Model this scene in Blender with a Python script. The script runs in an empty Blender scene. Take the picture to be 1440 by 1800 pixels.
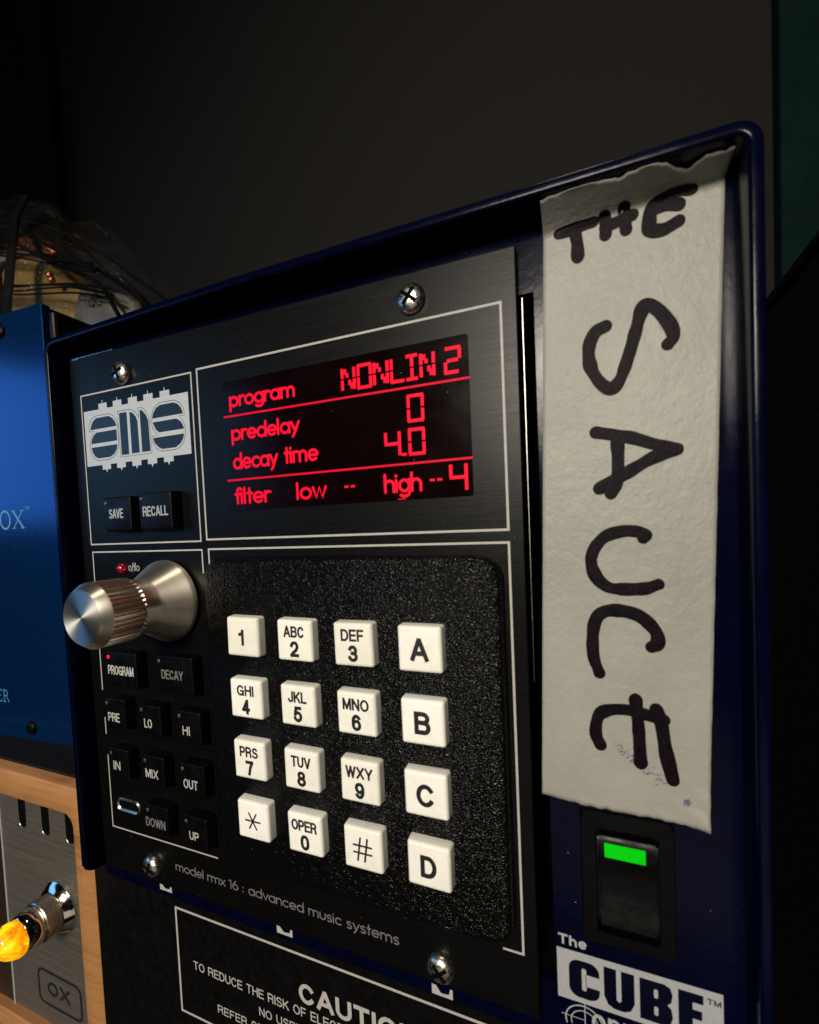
import bpy, bmesh, math, random
from mathutils import Vector, Matrix, noise
random.seed(7)
MM = 0.001
scn = bpy.context.scene
COL = scn.collection
R = math.radians

# ------------------------------------------------------------------ camera
cam_d = bpy.data.cameras.new("camera"); cam = bpy.data.objects.new("camera", cam_d); COL.objects.link(cam)
scn.camera = cam
CAM = (125.78, -79.60, 88.75)
cam.matrix_world = Matrix(((0.923858, 0.025321, 0.381897, 0.125776), (0.380197, 0.054022, -0.923327, -0.079598), (-0.044010, 0.998219, 0.040282, 0.088749), (0, 0, 0, 1)))
cam_d.sensor_fit = 'HORIZONTAL'; cam_d.sensor_width = 36.0
cam_d.lens = 814.95 / 1440 * 36
cam_d.shift_x = 0.0; cam_d.shift_y = 48.24 / 1440
cam_d.clip_start = 0.005; cam_d.clip_end = 20
cam_d.dof.use_dof = True; cam_d.dof.focus_distance = 0.118; cam_d.dof.aperture_fstop = 30

# ------------------------------------------------------------------ world, lamps, exposure
w = bpy.data.worlds.new("World"); scn.world = w; w.use_nodes = True
w.node_tree.nodes['Background'].inputs[0].default_value = (0.9, 0.78, 0.62, 1)
w.node_tree.nodes['Background'].inputs[1].default_value = 0.002
scn.view_settings.view_transform = 'Standard'; scn.view_settings.look = 'None'
scn.view_settings.exposure = 0; scn.view_settings.gamma = 1

def area(name, loc, target, sx, sy, power, col, spread=180):
    d = bpy.data.lights.new(name, 'AREA'); d.shape = 'RECTANGLE'; d.size = sx * MM; d.size_y = sy * MM
    d.energy = power; d.color = col; d.spread = R(spread)
    o = bpy.data.objects.new(name, d); COL.objects.link(o)
    o.location = Vector(loc) * MM
    dr = (Vector(target) - Vector(loc)).normalized()
    o.rotation_euler = dr.to_track_quat('-Z', 'Y').to_euler()
    return o
area('room_lamp', (80, -1000, 400), (70, 0, 60), 230, 230, 2.55, (1.0, 0.91, 0.77), 80)
area('bounce_fill', (160, -620, -330), (90, 0, 100), 500, 260, 0.2, (1.0, 0.88, 0.72))  # added fill imitating light bounced up from below; no lamp stands there
area('ceiling_lamp', (100, -300, 1130), (40, 0, 60), 100, 100, 1.5, (1.0, 0.86, 0.68))
area('computer_monitor_glow', (-620, -430, 228), (0, 0, 120), 520, 235, 0.68, (0.19, 0.52, 1.0))

# ------------------------------------------------------------------ materials
def new_mat(name):
    m = bpy.data.materials.new(name); m.use_nodes = True
    return m, m.node_tree, m.node_tree.nodes['Principled BSDF']

def coords(nt, scale=(1, 1, 1)):
    tc = nt.nodes.new('ShaderNodeTexCoord'); mp = nt.nodes.new('ShaderNodeMapping')
    mp.inputs['Scale'].default_value = scale
    geo = nt.nodes.new('ShaderNodeNewGeometry')
    nt.links.new(geo.outputs['Position'], mp.inputs['Vector'])
    nt.nodes.remove(tc)
    return mp.outputs[0]

def noise_node(nt, vec, scale, detail=4, rough=.6, dist=0):
    n = nt.nodes.new('ShaderNodeTexNoise'); n.inputs['Scale'].default_value = scale
    n.inputs['Detail'].default_value = detail; n.inputs['Roughness'].default_value = rough
    n.inputs['Distortion'].default_value = dist
    nt.links.new(vec, n.inputs['Vector']); return n.outputs['Fac']

def ramp(nt, fac, stops):
    r = nt.nodes.new('ShaderNodeValToRGB'); e = r.color_ramp.elements
    while len(e) < len(stops): e.new(.5)
    for k, (p, c) in enumerate(stops):
        e[k].position = p; e[k].color = (*c, 1) if len(c) == 3 else c
    nt.links.new(fac, r.inputs[0]); return r.outputs[0]

def bump(nt, bs, fac, dist, strength=1.0, prev=None):
    b = nt.nodes.new('ShaderNodeBump'); b.inputs['Distance'].default_value = dist * MM
    b.inputs['Strength'].default_value = strength
    nt.links.new(fac, b.inputs['Height'])
    if prev: nt.links.new(prev, b.inputs['Normal'])
    nt.links.new(b.outputs[0], bs.inputs['Normal']); return b.outputs[0]

def simple(name, col, rough=.5, metal=0.0, vary=.15, nscale=120, coat=0.0, bd=0.0, bscale=900, spec=.5, rvary=.12):
    m, nt, bs = new_mat(name)
    v = coords(nt)
    f = noise_node(nt, v, nscale, 5)
    lo = tuple(c * (1 - vary) for c in col); hi = tuple(min(1, c * (1 + vary)) for c in col)
    nt.links.new(ramp(nt, f, [(.3, lo), (.7, hi)]), bs.inputs['Base Color'])
    f2 = noise_node(nt, v, nscale * 2.3, 4)
    a, b = max(.02, rough - rvary), min(1, rough + rvary)
    nt.links.new(ramp(nt, f2, [(.3, (a,) * 3), (.7, (b,) * 3)]), bs.inputs['Roughness'])
    bs.inputs['Metallic'].default_value = metal
    bs.inputs['Specular IOR Level'].default_value = spec
    bs.inputs['Coat Weight'].default_value = coat; bs.inputs['Coat Roughness'].default_value = .12
    if bd: bump(nt, bs, noise_node(nt, v, bscale, 3), bd)
    return m

def scratched(name, col, rough, metal, streak=(60, 400, 4000), bd=.012, vary=.25, spec=.5, aniso=0.0):
    m, nt, bs = new_mat(name)
    v = coords(nt, streak); f = noise_node(nt, v, 1.0, 6, .7)
    lo = tuple(c * (1 - vary) for c in col); hi = tuple(c * (1 + vary) for c in col)
    nt.links.new(ramp(nt, f, [(.3, lo), (.7, hi)]), bs.inputs['Base Color'])
    nt.links.new(ramp(nt, f, [(.25, (rough * .75,) * 3), (.75, (min(1, rough * 1.25),) * 3)]), bs.inputs['Roughness'])
    bs.inputs['Metallic'].default_value = metal; bs.inputs['Specular IOR Level'].default_value = spec
    bs.inputs['Anisotropic'].default_value = aniso
    bump(nt, bs, f, bd); return m

M = {}
M['plate'] = scratched('brushed_black_anodised', (.0022, .0022, .0022), .33, 0, bd=.02, spec=.15)
M['blue'] = simple('gloss_navy_paint', (.0007, .0012, .0095), .17, 0, .2, 60, coat=0, bd=.02, bscale=700, spec=.10, rvary=.04)
M['black'] = simple('black_powder_coat', (.001, .001, .001), .55, 0, .3, 200, bd=.03, bscale=1600, spec=.12)
M['void'] = simple('dark_interior', (.0015, .0015, .0015), .9, spec=.05)
M['cap'] = simple('black_button_plastic', (.0018, .0018, .002), .38, 0, .2, 200, bd=.012, bscale=3500, spec=.11)
M['print'] = simple('pale_screen_print', (.38, .365, .335), .6, 0, .12, 1500)
M['print_dim'] = simple('grey_screen_print', (.13, .127, .12), .6, 0, .2, 1500)
M['print_sharp'] = simple('silver_screen_print', (.32, .325, .335), .45, 0, .08, 1500)
M['ink'] = simple('black_key_ink', (.010, .010, .012), .45, 0, .1, 900)
M['grey_dot'] = simple('frosted_indicator_plastic', (.045, .044, .042), .35)
M['key'] = simple('ivory_key_plastic', (.85, .84, .78), .38, 0, .04, 400, bd=.006, bscale=2500, spec=.45)
M['key'].node_tree.nodes['Principled BSDF'].inputs['Subsurface Weight'].default_value = .12
M['key'].node_tree.nodes['Principled BSDF'].inputs['Subsurface Radius'].default_value = (.0012, .001, .0007)
kt = M['key'].node_tree; kb = kt.nodes['Principled BSDF']; src = kb.inputs['Base Color'].links[0].from_socket
oi = kt.nodes.new('ShaderNodeObjectInfo'); tint = ramp(kt, oi.outputs['Random'], [(0, (.90, .89, .85)), (1, (1, 1, 1))])
gr = ramp(kt, noise_node(kt, coords(kt), 260, 6, .7, .5), [(.30, (.84, .81, .74)), (.48, (1, 1, 1))])
m1 = kt.nodes.new('ShaderNodeMixRGB'); m1.blend_type = 'MULTIPLY'; m1.inputs[0].default_value = 1; kt.links.new(src, m1.inputs[1]); kt.links.new(tint, m1.inputs[2])
m2 = kt.nodes.new('ShaderNodeMixRGB'); m2.blend_type = 'MULTIPLY'; m2.inputs[0].default_value = .4; kt.links.new(m1.outputs[0], m2.inputs[1]); kt.links.new(gr, m2.inputs[2])
kt.links.new(m2.outputs[0], kb.inputs['Base Color'])
M['chrome'] = simple('worn_zinc_screw', (.58, .56, .52), .30, 1, .2, 900, bd=.06, bscale=1400)
M['polished'] = simple('polished_nickel', (.70, .66, .60), .10, 1, .06, 300, rvary=.04)
M['steel'] = scratched('raw_aluminium_edge', (.34, .33, .31), .35, 1)
M['recess'] = simple('recess_bevel', (.5, .45, .38), .3, 1)

# leather grained keypad surround
m, nt, bs = new_mat('pebbled_black_plastic'); v = coords(nt, (1.0, 1.0, 1.9))
vo = nt.nodes.new('ShaderNodeTexVoronoi'); vo.inputs['Scale'].default_value = 2300; vo.feature = 'SMOOTH_F1'
vo.inputs['Smoothness'].default_value = .35; vo.inputs['Randomness'].default_value = 1
nz = nt.nodes.new('ShaderNodeTexNoise'); nz.inputs['Scale'].default_value = 500; nt.links.new(v, nz.inputs['Vector'])
mx = nt.nodes.new('ShaderNodeVectorMath'); mx.operation = 'MULTIPLY_ADD'
nt.links.new(nz.outputs['Color'], mx.inputs[0]); mx.inputs[1].default_value = (.0012,) * 3; nt.links.new(v, mx.inputs[2])
nt.links.new(mx.outputs[0], vo.inputs['Vector'])
bs.inputs['Base Color'].default_value = (.0018, .0018, .0017, 1); bs.inputs['Roughness'].default_value = .20
bs.inputs['Specular IOR Level'].default_value = .12
bump(nt, bs, vo.outputs['Distance'], .16, 1.0)
M['pad'] = m

# display glass
m, nt, bs = new_mat('dark_display_filter'); bs.inputs['Base Color'].default_value = (.0035, .0008, .001, 1)
v = coords(nt); nt.links.new(ramp(nt, noise_node(nt, v, 90, 5), [(.3, (.10,) * 3), (.7, (.22,) * 3)]), bs.inputs['Roughness'])
bs.inputs['Specular IOR Level'].default_value = .10; M['glass'] = m
def emit(name, col, s):
    m, nt, bs = new_mat(name); v = coords(nt)
    bs.inputs['Base Color'].default_value = (*[c * .05 for c in col], 1)
    f = noise_node(nt, v, 700, 2)
    lo = tuple(c * .88 for c in col)
    nt.links.new(ramp(nt, f, [(.3, lo), (.7, col)]), bs.inputs['Emission Color'])
    bs.inputs['Emission Strength'].default_value = s; bs.inputs['Specular IOR Level'].default_value = .1; return m
M['red'] = emit('lit_red_segments', (1, .0003, .027), 1.15)
M['redline'] = emit('lit_red_rule', (1, .0005, .03), .85)
M['redspot'] = emit('lit_red_indicator', (1, .004, .09), 1.5)
M['green'] = emit('lit_green_window', (.0, .62, .004), 1.0)
m, nt, bs = new_mat('unlit_red_lens'); bs.inputs['Base Color'].default_value = (.22, .002, .012, 1); bs.inputs['Roughness'].default_value = .12
bs.inputs['Coat Weight'].default_value = .5; v = coords(nt); bump(nt, bs, noise_node(nt, v, 600), .01); M['lens'] = m

# brushed / turned aluminium for the knob : grooves run round the axis
def turned(name, col, rough, cx, cz, aniso=.75, radial=False):
    m, nt, bs = new_mat(name)
    bs.inputs['Metallic'].default_value = 1
    geo = nt.nodes.new('ShaderNodeNewGeometry'); sep = nt.nodes.new('ShaderNodeSeparateXYZ'); nt.links.new(geo.outputs['Position'], sep.inputs[0])
    def mth(op, a, b=None):
        n = nt.nodes.new('ShaderNodeMath'); n.operation = op
        for k, q in enumerate((a, b)):
            if q is None: continue
            if isinstance(q, (int, float)): n.inputs[k].default_value = q
            else: nt.links.new(q, n.inputs[k])
        return n.outputs[0]
    dx = mth('SUBTRACT', sep.outputs[0], cx * MM); dz = mth('SUBTRACT', sep.outputs[2], cz * MM)
    r = mth('SQRT', mth('ADD', mth('MULTIPLY', dx, dx), mth('MULTIPLY', dz, dz)))
    cmb = nt.nodes.new('ShaderNodeCombineXYZ'); nt.links.new(r, cmb.inputs[0]); nt.links.new(sep.outputs[1], cmb.inputs[1])
    f = noise_node(nt, cmb.outputs[0], 5200, 3, .7)
    lo = tuple(c * .86 for c in col); nt.links.new(ramp(nt, f, [(.3, lo), (.7, col)]), bs.inputs['Base Color'])
    bs.inputs['Roughness'].default_value = rough; bs.inputs['Anisotropic'].default_value = aniso
    # the highlight spreads across the turning grooves
    tv = nt.nodes.new('ShaderNodeCombineXYZ')
    if radial: nt.links.new(dx, tv.inputs[0]); nt.links.new(dz, tv.inputs[2])
    else: tv.inputs[1].default_value = -1
    nm = nt.nodes.new('ShaderNodeVectorMath'); nm.operation = 'NORMALIZE'; nt.links.new(tv.outputs[0], nm.inputs[0])
    nt.links.new(nm.outputs[0], bs.inputs['Tangent'])
    bump(nt, bs, f, .004); return m
M['knob'] = turned('turned_aluminium', (.93, .86, .73), .38, 30.5, 72.4)
M['knurl'] = simple('knurled_aluminium', (.72, .58, .50), .30, 1, .06, 200, rvary=.03)

# masking tape
m, nt, bs = new_mat('cream_masking_tape'); v = coords(nt)
f = noise_node(nt, v, 55, 6, .65)
nt.links.new(ramp(nt, f, [(.3, (.255, .247, .218)), (.7, (.31, .302, .268))]), bs.inputs['Base Color'])
bs.inputs['Roughness'].default_value = .45; bs.inputs['Specular IOR Level'].default_value = .3
f1 = noise_node(nt, coords(nt, (1, 1, .8)), 900, 4, .65)
n1 = bump(nt, bs, f1, .17)
bump(nt, bs, noise_node(nt, v, 120, 3), .08, 1, n1)
M['tape'] = m
m, nt, bs = new_mat('purple_black_marker'); v = coords(nt)
f = noise_node(nt, v, 700, 4, .7)
nt.links.new(ramp(nt, f, [(.35, (.0022, .0018, .003)), (.72, (.010, .005, .008))]), bs.inputs['Base Color'])
bs.inputs['Roughness'].default_value = .45; bs.inputs['Specular IOR Level'].default_value = .05; bump(nt, bs, noise_node(nt, v, 1100, 4, .7), .10); M['marker'] = m

# wood
m, nt, bs = new_mat('oiled_maple'); v = coords(nt, (14, 60, 150))
f = noise_node(nt, v, 1.2, 8, .6, 1.2)
f2 = noise_node(nt, coords(nt, (30, 400, 900)), 1.0, 4, .6)
c1 = ramp(nt, f, [(.25, (.33, .145, .047)), (.5, (.42, .195, .068)), (.75, (.25, .10, .03))])
mixn = nt.nodes.new('ShaderNodeMixRGB'); mixn.blend_type = 'MULTIPLY'; mixn.inputs[0].default_value = .5
nt.links.new(c1, mixn.inputs[1]); nt.links.new(ramp(nt, f2, [(.3, (.72,) * 3), (.7, (1,) * 3)]), mixn.inputs[2])
nt.links.new(mixn.outputs[0], bs.inputs['Base Color']); bs.inputs['Roughness'].default_value = .48
bump(nt, bs, f2, .03); M['wood'] = m
M['alu'] = scratched('brushed_grey_aluminium', (.105, .092, .078), .5, .4, streak=(40, 400, 2500), bd=.01)
M['tolex'] = simple('black_textured_vinyl', (.006, .0055, .0045), .7, 0, .4, 500, bd=.35, bscale=900, spec=.15)
M['blueface'] = scratched('satin_blue_anodised', (.003, .046, .185), .17, .75, streak=(700, 700, 700), bd=.012, vary=.08)
M['teal_print'] = simple('teal_print', (.08, .27, .44), .5)
m, nt, bs = new_mat('painted_wall'); v = coords(nt)
nt.links.new(ramp(nt, noise_node(nt, v, 5, 5), [(.3, (.0078, .0062, .0044)), (.7, (.0100, .0079, .0057))]), bs.inputs['Base Color'])
bs.inputs['Roughness'].default_value = .85; bump(nt, bs, noise_node(nt, v, 120, 4), .8); M['wall'] = m
M['teal'] = simple('dark_teal_board', (.0035, .0165, .0165), .8, 0, .25, 30, bd=.3, bscale=60, spec=.08)
M['curtain'] = simple('black_cloth', (.006, .005, .005), .95, spec=.1)
M['desk'] = simple('dark_desk', (.02, .016, .012), .5)
# amber jewel
m, nt, bs = new_mat('lit_amber_jewel'); v = coords(nt)
vo = nt.nodes.new('ShaderNodeTexVoronoi'); vo.inputs['Scale'].default_value = 330; nt.links.new(v, vo.inputs['Vector'])
f = noise_node(nt, v, 130, 5, .65, 1.0)
nt.links.new(ramp(nt, f, [(.34, (.45, .07, .0)), (.42, (.95, .22, .0)), (.50, (1, .50, .0)), (.57, (.90, .80, .01))]), bs.inputs['Emission Color'])
bs.inputs['Emission Strength'].default_value = .9
bs.inputs['Base Color'].default_value = (.6, .25, .01, 1); bs.inputs['Roughness'].default_value = .08
bump(nt, bs, vo.outputs['Distance'], .8); M['amber'] = m
# film
m, nt, bs = new_mat('clear_plastic_film'); v = coords(nt)
bs.inputs['Base Color'].default_value = (.07, .062, .055, 1); bs.inputs['Roughness'].default_value = .12
bs.inputs['Transmission Weight'].default_value = 0.0; bs.inputs['Alpha'].default_value = .07
bs.inputs['Specular IOR Level'].default_value = .9
bump(nt, bs, noise_node(nt, v, 60, 4, .6, .6), 5.0)
M['film'] = m
M['yellow'] = simple('yellow_packet', (.15, .09, .02), .42, 0, .35, 70, bd=.6, bscale=90)
M['whitepk'] = simple('pale_packet', (.075, .068, .054), .45, 0, .3, 80, bd=.6, bscale=90)
M['copper'] = simple('copper_foil', (.50, .17, .07), .34, 1, .3, 120, bd=.5, bscale=160)
M['strap'] = simple('black_strap', (.002, .002, .002), .8, spec=.05)

# ------------------------------------------------------------------ object helpers
WPOS = {}
def link(o, parent=None, loc=(0, 0, 0)):
    COL.objects.link(o); o.location = Vector(loc) * MM
    WPOS[o.name] = Vector(loc) * MM
    if parent is not None:
        o.parent = parent
        o.matrix_parent_inverse = Matrix.Translation(-WPOS[parent.name])
    return o
def thing(name, label, cat, loc, group=None):
    o = bpy.data.objects.new(name, None); link(o, None, loc); o.empty_display_size = .01
    o['label'] = label; o['category'] = cat
    if group: o['group'] = group
    return o
def tag(o, label=None, cat=None, group=None, kind=None):
    if label: o['label'] = label
    if cat: o['category'] = cat
    if group: o['group'] = group
    if kind: o['kind'] = kind
    return o
def obj(name, bm, mat, parent=None, loc=(0, 0, 0), smooth=False, label=None, local=False):
    """bm in world mm (local=False) or in mm about loc (local=True)"""
    me = bpy.data.meshes.new(name)
    off = Vector((0, 0, 0)) if local else Vector(loc)
    for vtx in bm.verts: vtx.co = (vtx.co - off) * MM
    bmesh.ops.recalc_face_normals(bm, faces=bm.faces)
    for f in bm.faces: f.smooth = smooth
    bm.to_mesh(me); bm.free()
    for mt in (mat if isinstance(mat, (list, tuple)) else [mat]): me.materials.append(mt)
    o = bpy.data.objects.new(name, me); link(o, parent, loc)
    if smooth: me.set_sharp_from_angle(angle=R(38))
    if label: o['label'] = label
    return o

def box(bm, x0, x1, y0, y1, z0, z1, bev=0, seg=2, mi=0):
    vs = [bm.verts.new(p) for p in ((x0, y0, z0), (x1, y0, z0), (x1, y1, z0), (x0, y1, z0), (x0, y0, z1), (x1, y0, z1), (x1, y1, z1), (x0, y1, z1))]
    fs = [bm.faces.new([vs[i] for i in f]) for f in ((0, 1, 5, 4), (1, 2, 6, 5), (2, 3, 7, 6), (3, 0, 4, 7), (4, 5, 6, 7), (3, 2, 1, 0))]
    for f in fs: f.material_index = mi
    if bev:
        es = list({e for f in fs for e in f.edges})
        bmesh.ops.bevel(bm, geom=es, offset=bev, segments=seg, profile=.5, affect='EDGES')

def prism(bm, pts, y0, y1):
    """polygon of (x,z), from front y0 to back y1"""
    a = [bm.verts.new((x, y0, z)) for x, z in pts]; b = [bm.verts.new((x, y1, z)) for x, z in pts]
    n = len(pts); bm.faces.new(a); bm.faces.new(b[::-1])
    for i in range(n): bm.faces.new((a[i], b[i], b[(i + 1) % n], a[(i + 1) % n]))

def rrect(x0, x1, z0, z1, r, n=6):
    pts = []
    for cx, cz, a0 in ((x1 - r, z1 - r, 0), (x0 + r, z1 - r, 90), (x0 + r, z0 + r, 180), (x1 - r, z0 + r, 270)):
        for k in range(n + 1):
            a = R(a0 + 90 * k / n); pts.append((cx + r * math.cos(a), cz + r * math.sin(a)))
    return pts

def loft(bm, loops, cap0=True, cap1=True, closed=True):
    rows = [[bm.verts.new(p) for p in lp] for lp in loops]
    n = len(rows[0])
    for a, b in zip(rows, rows[1:]):
        for i in range(n if closed else n - 1):
            j = (i + 1) % n
            bm.faces.new((a[i], a[j], b[j], b[i]))
    if cap0: bm.faces.new(rows[0])
    if cap1: bm.faces.new(rows[-1][::-1])

def slab(bm, x0, x1, z0, z1, r, yb, yf, bev=.6, taper=0.0, seg=3):
    """rounded block standing out of the panel, yb back, yf front (more negative)"""
    loops = [[(x, yb, z) for x, z in rrect(x0 - taper, x1 + taper, z0 - taper, z1 + taper, r + taper)]]
    for k in range(seg + 1):
        a = R(90 * k / seg); ins = bev * (1 - math.cos(a)); y = yf + bev * (1 - math.sin(a))
        loops.append([(x, y, z) for x, z in rrect(x0 + ins, x1 - ins, z0 + ins, z1 - ins, max(.05, r - ins))])
    loft(bm, loops)

def lathe(bm, prof, cx, cz, n=64, mod=None):
    """prof: (d, r) with d = distance in front of y=0; axis along -Y"""
    loops = []
    for d, r in prof:
        lp = []
        for k in range(n):
            a = 2 * math.pi * k / n; rr = r * (mod(k, d) if mod else 1)
            lp.append((cx + rr * math.cos(a), -d, cz + rr * math.sin(a)))
        loops.append(lp)
    loft(bm, loops)

def catmull(pts, sub=5):
    if len(pts) < 3: return [Vector(p) for p in pts]
    P = [Vector(p) for p in pts]; P = [P[0] * 2 - P[1]] + P + [P[-1] * 2 - P[-2]]
    out = []
    for i in range(1, len(P) - 2):
        for k in range(sub):
            t = k / sub; a, b, c, d = P[i - 1:i + 3]
            out.append(.5 * ((2 * b) + (-a + c) * t + (2 * a - 5 * b + 4 * c - d) * t * t + (-a + 3 * b - 3 * c + d) * t ** 3))
    out.append(P[-2]); return out

def stroke(bm, pts, r, y, depth=.03, seg=8, sub=0, wob=0.0, square=False, flat=False):
    """flattened tube following (x,z) points, standing on plane y"""
    P = [Vector((p[0], p[1])) for p in pts]
    if sub: P = [Vector((q.x, q.y)) for q in catmull([(a.x, a.y, 0) for a in P], sub)]
    T = []
    for i in range(len(P)):
        a = P[max(0, i - 1)]; b = P[min(len(P) - 1, i + 1)]; T.append((b - a).normalized() if (b - a).length > 0 else Vector((1, 0)))
    st = []
    if not square:
        for ang in (80, 55, 28): st.append((P[0] - T[0] * r * math.sin(R(ang)), T[0], r * math.cos(R(ang))))
    for i in range(len(P)):
        rr = r
        if wob: rr *= 1 + wob * noise.noise((P[i].x * .45, P[i].y * .45, 3.1))
        # widen at bends to keep the width
        st.append((P[i], T[i], rr))
    if not square:
        for ang in (28, 55, 80): st.append((P[-1] + T[-1] * r * math.sin(R(ang)), T[-1], r * math.cos(R(ang))))
    loops = []
    for p, t, rr in st:
        nrm = Vector((-t.y, t.x)); lp = []
        for k in range(seg):
            a = 2 * math.pi * (k + .5) / seg
            c, s = math.cos(a), math.sin(a)
            if square or flat: c = max(-1, min(1, c * 1.42)); s = max(-1, min(1, s * 1.42))
            q = p + nrm * rr * c; lp.append((q.x, y - .0004 * len(loops) + depth * s * (1 if square or flat else min(1, rr / r * 1.5)), q.y))
        loops.append(lp)
    loft(bm, loops)

def text_bm(bm, s, x0, x1, z0, h, y, bold=0.0, thick=.03, full=False, mi=0, slope=0.0):
    """built-in letters fitted between x0 and x1, baseline z0, capital height h"""
    cu = bpy.data.curves.new('lettering', 'FONT'); cu.body = s; cu.size = 1; cu.offset = bold; cu.resolution_u = 4
    o = bpy.data.objects.new('lettering', cu); COL.objects.link(o)
    dg = bpy.context.evaluated_depsgraph_get(); me = bpy.data.meshes.new_from_object(o.evaluated_get(dg))
    vs = [v_.co.copy() for v_ in me.vertices]; fs = [list(p.vertices) for p in me.polygons]
    bpy.data.objects.remove(o); bpy.data.curves.remove(cu); bpy.data.meshes.remove(me)
    if not vs: return
    xa, xb = min(q.x for q in vs), max(q.x for q in vs)
    H = CAPH
    if x1 is None: sx = h / H * .92
    else: sx = (x1 - x0) / (xb - xa)
    nb = [bm.verts.new((x0 + (q.x - xa) * sx, y - thick, z0 + q.y * h / H + slope * (q.x - xa) * sx)) for q in vs]
    for f in fs:
        try: ff = bm.faces.new([nb[i] for i in f]); ff.material_index = mi
        except ValueError: pass
CAPH = .7
def measure_cap():
    global CAPH
    cu = bpy.data.curves.new('h', 'FONT'); cu.body = 'H'; cu.size = 1
    o = bpy.data.objects.new('h', cu); COL.objects.link(o)
    me = bpy.data.meshes.new_from_object(o.evaluated_get(bpy.context.evaluated_depsgraph_get()))
    CAPH = max(q.co.y for q in me.vertices)
    bpy.data.objects.remove(o); bpy.data.curves.remove(cu); bpy.data.meshes.remove(me)
measure_cap()
def solidify_text(name, s, x0, x1, z0, h, y, mat, parent, bold=.07, label=None, slope=0.0):
    bm = bmesh.new(); caps_bm(bm, s, x0, x1, z0, h, y - .01, h * bold, slope=slope)
    return obj(name, bm, mat, parent, label=label)

# geometric stroke letters: x-height 1, ascender 1.55, descender -.5 ; (advance, strokes)
def arc(cx, cy, rx, ry, a0, a1, n=8): return [(cx + rx * math.cos(R(a0 + (a1 - a0) * k / n)), cy + ry * math.sin(R(a0 + (a1 - a0) * k / n))) for k in range(n + 1)]
def O_(cx=.45): return arc(cx, .5, .45, .5, 0, 360, 16)
G = {
 'a': (1.15, [O_(), [(.9, 1), (.9, 0)]]), 'b': (1.15, [O_(), [(0, 1.55), (0, 0)]]), 'c': (1.0, [arc(.45, .5, .45, .5, 50, 310, 12)]),
 'd': (1.15, [O_(), [(.9, 1.55), (.9, 0)]]), 'e': (1.12, [[(.02, .5), (.88, .5)] + arc(.45, .5, .45, .5, 0, 310, 14)]),
 'f': (.62, [[(.5, 1.52), (.35, 1.55), (.22, 1.4), (.2, 1.2), (.2, 0)], [(0, .95), (.46, .95)]]),
 'g': (1.15, [O_(), [(.9, 1), (.9, -.1)] + arc(.45, -.1, .45, .38, 0, -140, 7)]), 'h': (1.05, [[(0, 1.55), (0, 0)], [(0, .55)] + arc(.4, .6, .4, .4, 180, 0, 8) + [(.8, 0)]]),
 'i': (.3, [[(0, 1), (0, 0)], [(0, 1.38), (0, 1.42)]]), 'l': (.3, [[(0, 1.55), (0, 0)]]),
 'm': (1.6, [[(0, 1), (0, 0)], [(0, .62)] + arc(.33, .67, .33, .33, 180, 0, 7) + [(.66, 0)], [(.66, .62)] + arc(.99, .67, .33, .33, 180, 0, 7) + [(1.32, 0)]]),
 'n': (1.0, [[(0, 1), (0, 0)], [(0, .58)] + arc(.37, .63, .37, .37, 180, 0, 8) + [(.74, 0)]]),
 'o': (1.12, [O_()]), 'p': (1.15, [O_(), [(0, 1), (0, -.5)]]), 'r': (.68, [[(0, 1), (0, 0)], [(0, .55)] + arc(.33, .6, .33, .4, 180, 60, 5)]),
 's': (.85, [arc(.3, .75, .27, .25, 40, 240, 8) + arc(.3, .25, .3, .27, 70, -140, 9)]), 't': (.62, [[(.2, 1.45), (.2, 0)], [(0, .97), (.44, .97)]]),
 'u': (1.0, [[(0, 1), (0, .37)] + arc(.37, .37, .37, .37, 180, 360, 8) + [(.74, 1)]]), 'v': (.95, [[(0, 1), (.38, 0), (.76, 1)]]),
 'w': (1.3, [[(0, 1), (.28, 0), (.55, 1), (.82, 0), (1.1, 1)]]), 'x': (.92, [[(0, 1), (.72, 0)], [(.72, 1), (0, 0)]]),
 'y': (.98, [[(0, 1), (.38, .05)], [(.76, 1), (.3, -.15), (.1, -.48)]]), ' ': (.55, []), ':': (.45, [[(.05, .1), (.05, .14)], [(.05, .82), (.05, .86)]]),
 '1': (.6, [[(0, 1.3), (.28, 1.5), (.28, 0)]]), '6': (1.1, [arc(.42, .45, .42, .45, 0, 360, 14), [(.03, .6), (.15, 1.0), (.55, 1.5)]]),
 '/': (.62, [[(0, -.2), (.42, 1.6)]]), '-': (.62, [[(0, .5), (.38, .5)]]),
}
def stroke_word(bm, s, x0, x1, z0, xh, y, r, depth=.04):
    tot = sum(G[c][0] for c in s) - (G[s[-1]][0] - max([p[0] for st in G[s[-1]][1] for p in st] or [0]))
    sx = (x1 - x0 - 2 * r) / tot; x = x0 + r; k = 0
    for c in s:
        adv, sts = G[c]
        for st in sts:
            stroke(bm, [(x + px * sx, z0 + pz * xh) for px, pz in st], r, y - .004 * (k % 3), depth, 8); k += 1
        x += adv * sx

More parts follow.
